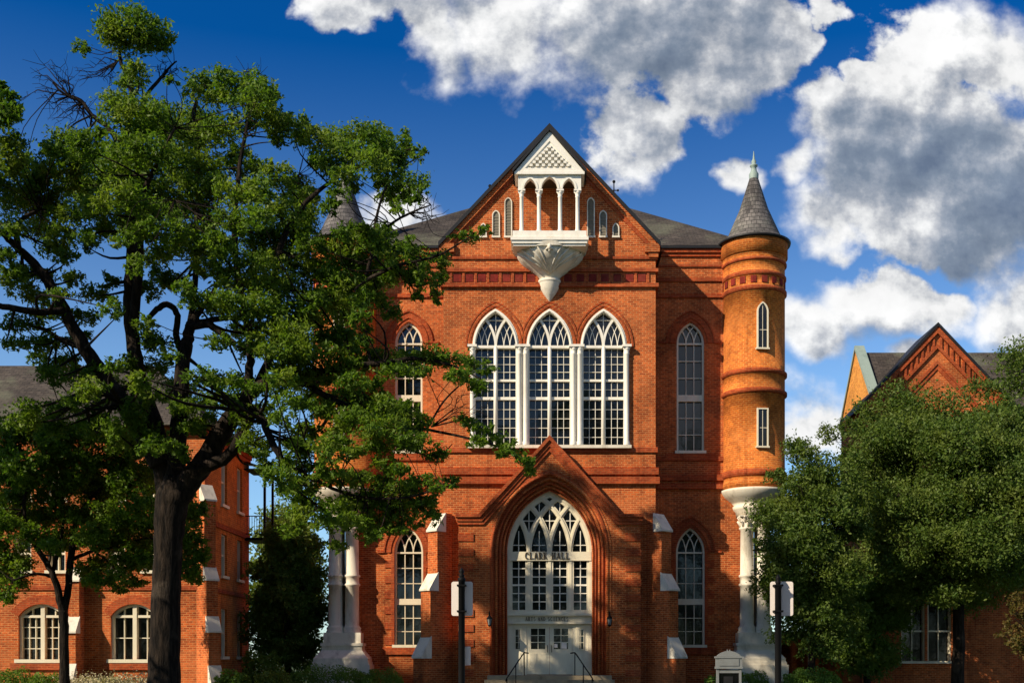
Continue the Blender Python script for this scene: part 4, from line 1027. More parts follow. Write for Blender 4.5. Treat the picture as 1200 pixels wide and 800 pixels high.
for k in range(14):
    for s in (-1, 1):
        xx = 0.18+k*0.27
        zt = gz-xx*gs-0.25*Lg; m.prism([(GX+s*xx-0.05, zt-0.36*Lg-0.1), (GX+s*xx+0.05, zt-0.36*Lg-0.1), (GX+s*xx+0.05, zt), (GX+s*xx-0.05, zt)], GYF-0.085, GYF+0.05)
m.build('gable_corbelling', 'brick_red', rb)
m = MB()
for s in (-1, 1):
    A = [(GX, gz+0.0), (GX+s*(ghw+0.2), gz-(ghw+0.2)*gs), (GX+s*(ghw+0.2), gz-(ghw+0.2)*gs+0.16), (GX, gz+0.18)]
    m.prism(A if s > 0 else A[::-1], GYF-0.2, GYF+3.2)
m.build('coping', 'dark_metal', rb)
# brick arcade between the buildings
arc_ = thing('brick_arcade', 'low brick arcade with round arches seen beneath the right hand trees', 'arcade', (13.5, 16, 0))
AY = 16.0; m = MB(); holes = []
for k in range(4):
    cx = PX(918+26*k, AY); a = 0.50; holes.append(arch(cx, a, 0.0, PZ(763, AY), archR(a, 0.52), 0, 8))
m.prism([(PX(895, AY), -0.3), (PX(1020, AY), -0.3), (PX(1020, AY), PZ(748, AY)), (PX(895, AY), PZ(748, AY))], AY, AY+0.5, holes); m.build('wall', 'brick_orange', arc_)
m = MB(); m.box(PX(895, AY), PX(1020, AY), AY+2.6, AY+2.9, -0.3, 3.2); m.build('wall', 'brick', arc_)
m = MB(); m.box(PX(895, AY)-0.2, PX(1020, AY)+0.2, AY+0.61, AY+3.1, PZ(748, AY)-0.1, PZ(748, AY)+0.05); m.build('roof', 'shingle', arc_)
m = MB(); m.box(PX(895, AY)-0.1, PX(1020, AY)+0.1, AY-0.1, AY+0.6, PZ(748, AY), PZ(746, AY)); m.build('coping', 'brick_red', arc_)

# ================================================================== STREET FURNITURE
def plate(px0, px1, py0, py1, Y, rad, name, mat, parent):
    x0, x1, z0, z1 = PX(px0, Y), PX(px1, Y), PZ(py1, Y), PZ(py0, Y); pts = []
    for (cx, cz, a0) in ((x1-rad, z1-rad, 0), (x0+rad, z1-rad, 90), (x0+rad, z0+rad, 180), (x1-rad, z0+rad, 270)):
        for k in range(6): a = R_(a0+k*18); pts.append((cx+rad*math.cos(a), cz+rad*math.sin(a)))
    m = MB(); m.prism(pts, Y, Y+0.006); return m.build(name, mat, parent)
SY = -30.0
for (pc, lab, p0, p1, top) in ((541.5, 'blank white sign plate on a black finial post, left of the entrance', 529, 554, 668), (910.5, 'blank white sign plate on a black post in front of the right hand tree', 902.5, 929.5, 676)):
    x = PX(pc, SY); t = thing('sign_post', lab, 'sign', (x, SY, 0), 'street sign posts')
    zt = PZ(top+6, SY); m = MB()
    m.lathe([(0.09, -0.05), (0.09, 0.25), (0.065, 0.3), (0.052, 0.36), (0.05, zt-0.1), (0.06, zt-0.09), (0.06, zt-0.05), (0.035, zt-0.03)], x, SY-0.09, 16); m.build('post', 'black_iron', t)
    m = MB(); m.lathe([(0.03, zt-0.04), (0.05, zt), (0.025, zt+0.02), (0.045, zt+0.05), (0.03, zt+0.085), (0.006, zt+0.12)], x, SY-0.09, 12); m.build('finial', 'black_iron', t)
    plate(p0, p1, 681, 721, SY, 0.035, 'sign_plate', 'sign_white', t)
    m = MB()
    for py in (686, 716): z = PZ(py, SY); m.box(x-0.07, x+0.07, SY-0.155, SY-0.001, z-0.014, z+0.014)
    m.build('clamp', 'black_iron', t)
    if pc < 600: plate(543.5, 551.5, 757, 779, SY-0.03, 0.01, 'small_plate', 'sign_white', t)
NY = -13.0
xn = PX(854, NY); nb = thing('notice_board', 'grey framed notice board with curved top and dark glazed panel before the right columns', 'notice board', (xn, NY, 0))
def nz(py): return PZ(py, NY)
hw_ = PX(868.5, NY)-xn
m = MB()
for s in (-1, 1): x0, x1 = sorted((xn+s*hw_, xn+s*(hw_-0.07))); m.box(x0, x1, NY-0.06, NY+0.06, -0.05, nz(769))
m.box(xn-hw_+0.07, xn+hw_-0.07, NY-0.05, NY+0.05, nz(788), nz(784)); m.box(xn-hw_+0.07, xn+hw_-0.07, NY-0.05, NY+0.05, 0.45, 0.55)
m.build('frame', 'grey_metal', nb)
m = MB(); m.box(xn-hw_-0.02, xn+hw_+0.02, NY-0.08, NY+0.08, nz(782), nz(769.5)); m.box(xn-hw_+0.08, xn+hw_-0.08, NY-0.10, NY-0.081, nz(779.5), nz(771.5)); m.box(xn-hw_-0.05, xn+hw_+0.05, NY-0.11, NY+0.11, nz(770.6), nz(768.6)); m.box(xn-hw_-0.04, xn+hw_+0.04, NY-0.10, NY+0.10, nz(783), nz(780.5))
m.build('header', 'grey_metal', nb)
m = MB(); pts = [(xn-hw_-0.03, nz(768.6)+0.002)]
for k in range(13): f = k/12; pts.append((xn-hw_*0.96+2*hw_*0.96*f, nz(768.4)+(nz(762.5)-nz(768.4))*math.sin(math.pi*f)**0.75+0.01))
pts.append((xn+hw_+0.03, nz(768.6)+0.002)); m.prism(pts[::-1], NY-0.07, NY+0.07)
for dx in (-0.045, 0.03): m.box(xn+dx-0.012, xn+dx+0.012, NY-0.02, NY+0.02, nz(763), nz(760.5))
m.build('pediment', 'grey_metal', nb)
m = MB(); m.box(xn-hw_+0.071, xn+hw_-0.071, NY-0.02, NY+0.02, 0.55, nz(788)); m.build('panel', 'glass', nb)
m = MB(); m.box(xn-0.16, xn+0.12, NY-0.026, NY-0.021, nz(799)-0.2, nz(792)); m.build('notice', 'dark_metal', nb)

# ================================================================== VEGETATION
def leaf_arrays(centers, size, up=0.5, asp=0.42, jitter=0.5, out=None):
    n = len(centers)
    nrm = rng.normal(size=(n, 3)); nrm /= np.linalg.norm(nrm, axis=1)[:, None]
    nrm += np.array((0, 0, up));
    if out is not None: nrm += out
    nrm /= np.linalg.norm(nrm, axis=1)[:, None]
    r = rng.normal(size=(n, 3)); t = np.cross(nrm, r); t /= np.linalg.norm(t, axis=1)[:, None]; b = np.cross(nrm, t)
    L = size*(1+jitter*rng.uniform(-1, 1, n))[:, None]
    V = np.empty((n, 4, 3)); V[:, 0] = centers-t*L*0.5; V[:, 2] = centers+t*L*0.5-nrm*L*0.12
    V[:, 1] = centers+b*L*asp*0.5+nrm*L*0.06; V[:, 3] = centers-b*L*asp*0.5+nrm*L*0.06
    return V.reshape(-1, 3)
def leaf_obj(name, V, mat, parent, extra=None, loc=None):
    n4 = len(V)//4
    if loc is None: c = np.array([V[:, 0].mean(), V[:, 1].mean(), V[:, 2].min()])
    else: c = np.array(loc)
    me = bpy.data.meshes.new(name); me.vertices.add(len(V)); me.vertices.foreach_set('co', (V-c).ravel().astype(np.float32))
    me.loops.add(n4*4); me.loops.foreach_set('vertex_index', np.arange(n4*4, dtype=np.int32))
    me.polygons.add(n4); me.polygons.foreach_set('loop_start', np.arange(0, n4*4, 4, dtype=np.int32))
    try: me.polygons.foreach_set('loop_total', np.full(n4, 4, dtype=np.int32))
    except Exception: pass
    me.materials.append(MATS[mat]); me.update(calc_edges=True); me.validate()
    o = bpy.data.objects.new(name, me); col.objects.link(o); place(o, c, parent); return o
def clump_leaves(c, rad, n, twigs=None, lay=0.30):
    """leaves of one tuft: short sprigs spread through the ellipsoid, each carrying a row of leaves"""
    ns = max(4, n//14)
    u = rng.normal(size=(ns, 3)); u /= np.linalg.norm(u, axis=1)[:, None]
    rr = rng.uniform(0.15, 1.0, ns)**0.55
    p = c+u*rr[:, None]*rad
    d = u*np.array((1, 1, 0.35))+rng.normal(size=(ns, 3))*0.45; d /= np.linalg.norm(d, axis=1)[:, None]
    Ls = rng.uniform(0.35, 0.9, ns)*np.mean(rad)*0.9
    k = n//ns+1
    t = np.linspace(-0.5, 0.6, k)[None, :, None]
    q = p[:, None, :]+d[:, None, :]*t*Ls[:, None, None]
    q = q+rng.normal(size=q.shape)*0.05*np.mean(rad)/0.4
    if twigs is not None:
        for j in range(0, ns, 5): twigs.append((c+(p[j]-c)*0.15, p[j]))
    return q.reshape(-1, 3)
def nearest_on(limbpts, p):
    d = limbpts[:, :3]-p; dd = (d*np.array((1, 1, 1.15)))
    return int(np.argmin((dd**2).sum(1)))
def smooth_poly(P, n=5):
    """Catmull-Rom through rows (x,y,z,r)"""
    P = np.array(P, float); out = []
    for i in range(len(P)-1):
        p0, p1, p2, p3 = P[max(i-1, 0)], P[i], P[i+1], P[min(i+2, len(P)-1)]
        for k in range(n):
            t = k/n; out.append(0.5*((2*p1)+(-p0+p2)*t+(2*p0-5*p1+4*p2-p3)*t*t+(-p0+3*p1-3*p2+p3)*t**3))
    out.append(P[-1]); out = np.array(out); out[:, 3] = np.maximum(out[:, 3], 0.006); return out
def make_tree(name, label, base, limbs, clumps, leaf, mat, dens, up=0.5, asp=0.42, twig_r=0.03, group=None, bare=()):
    """limbs: lists of (x,y,z,r); clumps: (center, radii, weight)"""
    t = thing(name, label, 'tree', base, group)
    wood = MB(); allp = []
    for L in limbs:
        S_ = smooth_poly(L); jit = rng.normal(size=(len(S_), 3))*np.minimum(S_[:, 3:4]*0.10, 0.015); S_[1:-1, :3] += jit[1:-1]
        nseg = 12 if S_[0, 3] > 0.15 else 7
        wood.tube([tuple(q[:3]) for q in S_], list(S_[:, 3]), nseg); allp.append(S_)
    LP = np.concatenate(allp); tw = []; leaves = []
    for (c, rad, wgt) in clumps:
        c = np.array(c); rad = np.array(rad)
        n = int(dens*wgt*rad[0]*rad[2]*(0.6+0.4*rad[1]/max(rad[0], 1e-3)))
        leaves.append(clump_leaves(c, rad, max(n, 30), tw))
        i = nearest_on(LP, c); s = LP[i, :3]; r0 = min(max(LP[i, 3]*0.5, 0.012), twig_r*(0.6+0.5*np.linalg.norm(c-s)))
        dist = np.linalg.norm(c-s)
        if dist > 0.15:
            mid = (s+c)/2+np.array((rng.normal()*0.12*dist, rng.normal()*0.12*dist, -0.05*dist+rng.normal()*0.08*dist))
            q = smooth_poly([(*s, r0), (*mid, r0*0.7), (*c, 0.010)], 4); wood.tube([tuple(x[:3]) for x in q], list(q[:, 3]), 5, caps=False)
    for (a, b) in tw:
        m_ = (a+b)/2+rng.normal(size=3)*0.05; wood.tube([tuple(a), tuple(m_), tuple(b)], [0.011, 0.008, 0.004], 4, caps=False)
    for (c, rad, n, root) in bare:       # leafless sprays of twigs
        c = np.array(c); root = np.array(root)
        for k in range(n):
            e = c+rng.normal(size=3)*np.array(rad)*0.55; m_ = root*0.45+e*0.55+rng.normal(size=3)*0.10
            wood.tube([tuple(root), tuple(m_), tuple(e)], [0.022, 0.014, 0.005], 4, caps=False)
            for j in range(5):
                f = rng.uniform(0.3, 1); s = m_*(1-f)+e*f; e2 = s+rng.normal(size=3)*0.20+(e-root)*0.12
                wood.tube([tuple(s), tuple((s+e2)/2+rng.normal(size=3)*0.03), tuple(e2)], [0.009, 0.007, 0.004], 4, caps=False)
    wood.build('trunk', 'bark', t)
    Cc = np.concatenate(leaves)
    V = leaf_arrays(Cc, leaf, up, asp); leaf_obj('crown', V, mat, t)
    return t, LP

# ---------- the big oak
OY = -14.0
def op(px, py, dy=0.0): Y = OY+dy; return (PX(px, Y), Y, PZ(py, Y))
def limb(rows, dy0=0.0, dy1=0.0):
    out = []; n = len(rows)
    for k, r in enumerate(rows):
        d = dy0+(dy1-dy0)*k/max(1, n-1); x, y, z = op(r[0], r[1], d); out.append((x, y, z, r[2]*0.44/39.7))
    return out
OL = [
 limb([(191, 842, 62), (192, 815, 47), (193, 770, 41), (195, 700, 38), (197, 640, 37), (200, 600, 42), (203, 575, 40), (206, 555, 20)]),
 limb([(198, 600, 28), (188, 530, 24), (179, 490, 22), (165, 450, 20), (156, 400, 18), (152, 350, 17), (154, 300, 14), (152, 250, 12), (150, 215, 11), (151, 180, 10), (150, 160, 8), (155, 120, 7), (150, 90, 6), (142, 75, 5), (140, 55, 3)], 0.2, 0.6),
 limb([(156, 400, 14), (160, 340, 12), (164, 290, 10), (160, 255, 9), (168, 225, 7), (185, 190, 5), (205, 150, 3)], 0.3, -2.2),
 limb([(150, 168, 8), (138, 162, 8), (125, 148, 7), (108, 135, 6), (95, 118, 5), (75, 110, 3.5), (62, 97, 2.5)], 0.6, 0.2),
 limb([(151, 165, 7), (166, 138, 6), (172, 112, 5), (185, 96, 4.5), (198, 80, 3), (207, 72, 2)], 0.6, 1.2),
 limb([(186, 545, 24), (155, 488, 23), (128, 450, 21), (110, 425, 19), (95, 400, 17), (78, 370, 15), (60, 335, 14), (45, 315, 12), (25, 295, 10), (10, 280, 8), (-12, 262, 5)], 0, -1.5),
 limb([(74, 364, 10), (45, 366, 9), (10, 360, 8), (-25, 352, 6), (-60, 340, 4)], -1.0, -3.2),
 limb([(100, 408, 9), (72, 398, 7), (48, 384, 5), (25, 380, 3)], -0.6, 0.8),
 limb([(22, 292, 9), (19, 268, 7), (28, 255, 5), (48, 245, 3.5)], -1.3, -0.4),
 limb([(203, 580, 28), (208, 520, 23), (211, 470, 20), (214, 430, 19), (219, 400, 16), (224, 380, 13), (237, 360, 8), (255, 330, 5), (250, 290, 3)], 0, 1.5),
 limb([(213, 412, 10), (206, 392, 9), (208, 370, 8.5), (198, 357, 8.5), (184, 362, 8), (172, 376, 6)], 0.9, 0.2),
 limb([(219, 384, 11), (245, 381, 9), (268, 396, 7), (276, 402, 4)], 0.9, -0.2),
 limb([(224, 380, 9), (258, 373, 8), (300, 370, 6), (335, 358, 4), (370, 350, 3)], 1.0, 3.0),
 limb([(222, 385, 9), (229, 320, 8), (231, 250, 7), (231, 205, 7), (232, 165, 5), (226, 130, 3), (240, 100, 2)], 1.0, 2.0),
 limb([(286, 470, 12), (293, 430, 11), (292, 400, 10), (284, 350, 9), (276, 300, 9), (275, 255, 8), (278, 220, 7), (283, 180, 5), (290, 145, 4), (293, 118, 3), (290, 84, 2)], -0.5, 0.5),
 limb([(278, 225, 5), (295, 212, 4), (320, 212, 3), (350, 205, 2)], 0.2, 1.4),
 limb([(274, 268, 5), (262, 250, 4), (235, 240, 3), (205, 235, 2)], 0.2, -1.8),
 limb([(203, 590, 38), (222, 563, 31), (240, 540, 28), (255, 515, 26), (270, 490, 24), (285, 470, 21), (300, 456, 17), (320, 446, 14), (345, 441, 12), (375, 436, 10), (410, 430, 8), (450, 425, 7), (490, 420, 5), (535, 430, 3), (565, 445, 2)], 0, -1.0),
 limb([(238, 548, 18), (266, 534, 15), (285, 505, 12), (297, 482, 11), (308, 492, 10), (320, 520, 9), (334, 545, 7), (348, 575, 5), (370, 590, 3)], -0.3, -2.5),
 limb([(296, 460, 13), (318, 415, 11), (326, 370, 10), (322, 330, 9), (330, 285, 8), (352, 245, 7), (385, 215, 5), (420, 196, 4), (455, 180, 3), (485, 175, 2)], -0.3, 1.0),
 limb([(326, 385, 9), (360, 368, 8), (395, 345, 7), (430, 328, 5.5), (470, 310, 4), (512, 300, 3), (550, 278, 1.6)], 0.1, -1.6),
 limb([(428, 328, 5), (436, 295, 4.5), (440, 260, 4), (450, 225, 3), (468, 200, 2.5), (490, 184, 1.6)], -0.6, 0.6),
 limb([(440, 285, 4), (455, 265, 3.5), (480, 250, 3), (505, 240, 1.5)], -0.4, -1.5),
 limb([(345, 441, 9), (390, 468, 8), (440, 488, 6), (500, 503, 4), (560, 516, 3), (605, 532, 2), (622, 548, 1.4)], -0.3, -1.8),
 limb([(330, 540, 7), (370, 562, 5), (420, 582, 4), (480, 582, 3), (525, 566, 1.6)], -1.8, -3.2),
 limb([(440, 488, 4), (470, 520, 3.5), (510, 535, 2), (530, 520, 1.3)], -1, 0.5),
 limb([(500, 503, 3), (520, 470, 2.5), (545, 445, 1.8), (556, 430, 1.2)], -1.2, -0.5),
]
OC = """150,32,32,14 128,36,16,12 176,38,22,14 146,50,28,9 190,52,13,9 95,58,9,8 160,85,15,11 152,98,14,8 140,122,22,11 165,128,28,13 190,131,17,12 155,146,30,11 182,150,24,11 196,95,8,5
240,96,20,8 258,90,14,7 226,106,10,8 280,106,24,13 305,106,18,13 296,121,24,11 256,113,18,9 318,114,8,8 235,141,25,13 215,151,24,13 260,151,22,11 240,161,25,9 285,146,18,8 310,136,13,12 320,152,11,13
345,150,18,13 334,136,10,8 362,160,12,12 395,166,25,13 425,156,22,9 440,166,20,11 410,181,30,11 455,176,18,13 440,191,24,11 390,196,20,9 372,186,12,9 475,166,8,12 490,180,9,7 472,186,11,9 480,216,21,11 456,226,16,10 491,226,10,9 466,241,9,7 446,211,10,7
75,166,20,13 60,176,13,8 95,173,18,13 110,161,14,8 60,196,18,9 85,196,22,11 45,206,13,9 15,166,18,10 10,186,20,13 30,191,13,11 20,216,27,13 50,226,24,13 20,241,24,12 75,216,24,11
120,186,25,13 150,181,28,13 180,176,28,13 130,206,30,13 165,201,30,13 200,196,28,15 210,176,24,11 100,226,27,13 140,231,27,13 175,226,30,13 215,221,29,13 245,196,24,13 250,221,24,13 280,181,18,9 290,201,20,11 275,226,24,11 305,221,20,12 325,206,18,11 345,216,18,11 350,236,20,12 330,246,24,13 365,226,10,9
90,251,21,12 120,246,20,11 60,251,17,11 150,256,24,11 185,251,27,11 210,246,20,11 240,251,20,12 270,256,20,12 300,251,18,12 360,256,17,12 10,263,18,9 45,269,20,11 70,276,18,10 125,268,18,9 170,271,20,11 200,271,24,13 235,276,24,11 225,291,27,11 255,286,18,10 195,291,18,10 285,271,11,9 310,286,27,15 340,271,24,15 360,286,18,12 330,301,27,13 300,311,20,11 355,311,20,13 240,311,16,9 265,326,20,11 290,336,27,13 320,326,27,13 345,336,18,11
60,291,18,8 80,300,13,7 15,321,16,8 45,321,16,7 90,326,12,8 110,346,16,10 130,331,10,8 30,341,20,8 70,346,11,8 60,366,16,8 100,371,16,8 130,361,13,10 180,301,13,10 185,321,12,10 176,341,11,9 215,336,13,8 230,351,16,8 250,356,20,10 280,361,27,13 310,361,27,13 340,366,24,13 365,351,18,10
390,286,18,10 415,276,20,10 440,281,20,12 400,306,24,13 430,301,27,13 460,296,20,12 480,291,13,10 495,306,16,10 515,301,11,8 465,321,20,10 495,326,18,12 515,326,10,8 440,326,24,11 410,336,27,13 380,326,18,12 385,351,20,12 510,346,7,8 490,346,8,6 550,276,13,5 570,271,8,4
400,366,20,10 420,371,12,8 370,376,18,10 340,386,24,11 310,386,20,9 280,386,16,8 370,396,20,8 350,406,24,11 395,391,16,8 320,411,24,10 292,411,18,8 430,386,8,6
420,421,24,9 450,421,24,9 480,421,24,9 505,416,17,9 530,421,15,9 550,426,13,7 400,431,24,9 465,436,24,7 495,436,13,6 540,441,16,8 560,451,12,8 570,431,9,7 380,441,24,9 350,441,24,11 330,441,17,9 415,446,18,8 440,451,13,6
400,466,18,8 430,471,24,11 460,481,27,11 420,491,27,11 450,501,27,11 480,501,20,11 400,501,16,8 490,516,18,8 510,531,16,7 470,521,20,8 440,526,20,8 415,531,13,6 480,476,11,7 545,491,12,5 560,501,11,5 580,515,13,7 560,516,13,5 600,525,13,7 614,536,9,9 621,548,7,9 588,530,10,5
350,501,16,8 345,516,18,8 370,506,16,7 400,531,18,7 380,526,18,7 345,541,18,12 330,561,18,12 345,576,18,12 370,546,13,6 470,551,11,5 450,566,20,9 475,571,18,10 500,566,20,9 530,564,12,5 435,581,20,9 460,591,24,11 490,591,18,10 420,596,24,11 390,591,24,9 365,591,16,9 380,611,20,8 410,611,20,8 445,611,24,10 475,611,16,8 505,586,13,8 430,626,13,7 350,601,16,8 505,606,12,7
30,376,20,8 60,401,20,8 20,401,16,7 90,396,13,6 55,421,18,8 80,421,13,7 65,441,16,10 90,441,18,10 110,431,9,7 130,431,13,7 105,456,18,10 130,451,16,10 145,471,16,10 85,471,13,8 35,479,20,7 70,481,18,8 110,481,18,10 155,491,11,9
185,401,18,10 170,381,12,8 200,416,11,8 150,426,9,10 180,431,16,10 165,446,13,10 175,461,16,10 160,481,16,12 210,456,23,9 235,441,18,7 255,446,18,8 280,446,18,7 300,456,16,7 215,476,18,8 240,471,13,8 270,471,14,8 290,491,18,10 310,481,18,8 300,521,20,12 330,491,13,8 285,511,18,8 310,546,12,7 340,470,20,9 380,480,16,9 365,460,18,8 355,525,18,10 390,350,18,10 345,425,20,10 400,400,20,10 375,415,18,9 440,350,18,9 460,365,14,8 430,400,16,7 395,560,18,9 420,560,16,9 455,545,18,8 345,620,14,9 360,570,18,10 395,640,10,7 460,620,12,7 300,400,20,10 255,400,14,8 270,300,20,11 205,330,14,9 160,310,10,9 400,206,16,8 415,216,10,7 392,228,12,8 385,246,10,8 424,272,12,8 404,274,12,8 145,280,12,8 100,280,16,8 30,320,16,8 190,520,16,10 170,505,16,10 150,510,16,10 130,500,16,9 225,500,16,9 245,490,14,8 210,530,10,9 250,470,16,9 270,450,16,9 110,500,16,9 60,495,18,9 30,495,18,9 345,395,18,10 330,455,18,9 385,400,18,9 405,350,18,10 425,350,14,9 375,480,18,9 395,515,18,9 420,460,18,9 385,550,18,9 5,300,16,8 50,350,16,7""".split()
def oak_clumps(txt, cxp, cyp, rxp, ryp, dep, Y0, opf, more=1):
    out = []
    for s in txt:
        x, y, rx, ry = map(float, s.split(','))
        rho = min(1, math.hypot((x-cxp)/rxp, (y-cyp)/ryp))
        dy = random.gauss(0, 1)*0.55*dep*math.sqrt(max(0.05, 1-rho*rho)); dy = max(-dep, min(dep, dy))
        if ryp == 310 and x > 315 and y > 430: dy -= 2.4
        c = opf(x, y, dy); k = (Y0+dy-CAMY)/FPX
        out.append((c, (rx*k*1.13, max(rx, ry*1.3)*k*1.1, ry*k*1.20), 1.0))
        for _ in range(more):
            d2 = dy+random.gauss(0, 0.5); c2 = opf(x+random.uniform(-1, 1)*rx*0.95, y+random.uniform(-0.9, 1.1)*ry, d2); f = random.uniform(0.5, 0.85)
            out.append((c2, (rx*k*f*1.1, rx*k*f, ry*k*f*1.15), 0.9))
    return out
b1 = op(80, 112, 0.4); b2 = op(122, 78, 0.6); b3 = op(290, 84, 0.5); b4 = op(62, 95, 0.3)
make_tree('oak_tree', 'huge spreading oak with thick forked trunk and bare twigs near its top', op(192, 840), OL,
    oak_clumps(OC, 240, 300, 320, 310, 4.2, OY, op), 0.125, 'oak_leaf', 3700, up=0.45, asp=0.40, twig_r=0.035,
    bare=[(op(62, 100, .3), (0.6, 0.5, 0.55), 16, op(82, 113, .4)), (op(88, 132, .3), (0.7, 0.5, 0.35), 12, op(96, 120, .4)), (op(122, 84, .6), (0.6, 0.4, 0.35), 12, op(138, 72, .6)), (op(200, 80, 1), (0.35, 0.3, 0.3), 6, op(190, 92, 1)), (b3, (0.4, 0.3, 0.25), 7, op(291, 97, .5)), (op(505, 245, -1), (0.4, 0.4, 0.3), 6, op(480, 250, -1)), (op(540, 480, -1), (0.7, 0.5, 0.5), 6, op(505, 500, -1.4))])

# ---------- young tree under the oak at left
YY = -8.5
def yp(px, py, dy=0.0): Y = YY+dy; return (PX(px, Y), Y, PZ(py, Y))
def ylimb(rows, dy0=0, dy1=0):
    return [(*yp(r[0], r[1], dy0+(dy1-dy0)*k/(len(rows)-1)), r[2]*0.5/34.2) for k, r in enumerate(rows)]
YL = [ylimb([(76, 830, 15), (75, 780, 11), (75, 740, 10.5), (74, 715, 11)]), ylimb([(74, 720, 10), (68, 690, 8), (60, 668, 7), (45, 645, 6), (33, 622, 5), (28, 590, 4), (40, 550, 3)], 0, -0.6), ylimb([(74, 720, 10), (80, 690, 8), (84, 650, 8), (90, 610, 6), (110, 580, 4), (140, 555, 3)], 0, 0.6),
      ylimb([(60, 675, 4), (40, 672, 3), (15, 680, 2)], 0, -0.8), ylimb([(84, 655, 5), (110, 645, 4), (140, 640, 3), (175, 630, 2.5), (220, 645, 2)], 0.3, 1.2), ylimb([(62, 668, 5), (70, 640, 4), (75, 600, 3), (70, 550, 2)], 0, 0.4), ylimb([(110, 645, 3), (140, 668, 2), (158, 682, 1.5)], 0.5, 0.6)]
YC = """95,561,18,15 110,576,20,17 150,546,18,13 155,571,20,18 160,596,18,11 120,601,24,11 60,581,20,11 30,541,20,12 10,561,18,11 60,541,20,12 20,581,20,12 50,606,18,11 90,606,18,11 30,626,18,12 10,651,16,12 20,681,14,10 8,696,12,9 100,631,16,11 130,631,18,12 150,651,18,12 172,636,14,14 120,661,15,8 160,681,11,7 140,691,9,5 221,621,11,10 226,656,13,10 216,641,13,10 216,668,12,8 232,632,8,8 185,606,14,12 40,511,18,10 80,521,24,12 15,521,14,10 120,511,24,12 142,523,16,9 -15,600,20,20 -20,650,18,18 -10,540,18,14 100,540,20,12 180,560,14,14 130,575,16,14 75,600,14,10 20,500,22,12 60,500,22,12 100,505,22,12 0,530,20,12 45,560,20,12 75,565,20,12 135,535,20,12 170,520,16,10 195,545,14,12 210,580,12,12 215,600,12,12 30,600,20,12 0,610,18,12 60,625,16,10 85,635,14,10 110,625,18,10 140,610,18,12 165,615,16,10 190,640,14,10 200,660,12,9 60,520,18,12 5,670,14,10 185,520,12,10 160,660,12,8 115,680,14,9 100,665,14,8 135,675,14,9 230,600,12,12 228,675,10,8 238,650,8,9 60,640,14,8 25,660,14,9 170,655,12,9 145,625,14,10 205,625,12,10""".split()
make_tree('young_tree', 'slender dark tree with a low forked trunk before the left hand building', yp(76, 830), YL, oak_clumps(YC, 100, 590, 140, 100, 1.8, YY, yp), 0.125, 'oak_leaf', 3800, up=0.45, asp=0.5)
# ---------- oak standing just outside the left edge, one branch end in view
EY = -16.0
def ep(px, py, dy=0.0): Y = EY+dy; return (PX(px, Y), Y, PZ(py, Y))
EL = [[(*ep(-190, 850), 0.55), (*ep(-185, 600), 0.42), (*ep(-180, 400), 0.36), (*ep(-170, 250), 0.25), (*ep(-150, 120), 0.12)], [(*ep(-182, 330), 0.2), (*ep(-120, 240), 0.13), (*ep(-60, 170), 0.08), (*ep(-10, 130), 0.04), (*ep(15, 120), 0.02)], [(*ep(-178, 420), 0.2), (*ep(-250, 330), 0.14), (*ep(-310, 250), 0.08), (*ep(-340, 200), 0.04)]]
EC = "8,106,12,10 10,126,15,11 19,131,9,7 5,141,9,7 -20,120,24,16 -50,140,28,18 -90,150,34,22 -60,100,34,22 -130,110,44,28 -170,80,44,28 -220,120,44,28 -260,180,44,28 -310,210,40,26 -200,180,50,30 -130,190,44,26 -280,260,40,24 -340,260,36,22 -240,200,60,40 -280,330,60,40 -180,270,60,40 -330,400,60,40 -240,420,60,40 -150,360,50,34 -190,480,50,36 -290,490,60,40 -370,340,50,40 -110,300,36,26 -120,430,36,26 -520,60,60,44 -580,110,60,44 -460,40,55,40 -540,0,60,45 -490,120,55,40 -600,40,60,45 -560,150,55,40".split()  # unseen outer and lower clumps added to shade the oak and left wing
make_tree('edge_oak', 'dark oak branch reaching into the sky at the far left edge', ep(-190, 850), EL, oak_clumps(EC, -160, 160, 180, 120, 3.0, EY, ep), 0.19, 'oak_leaf', 1800)

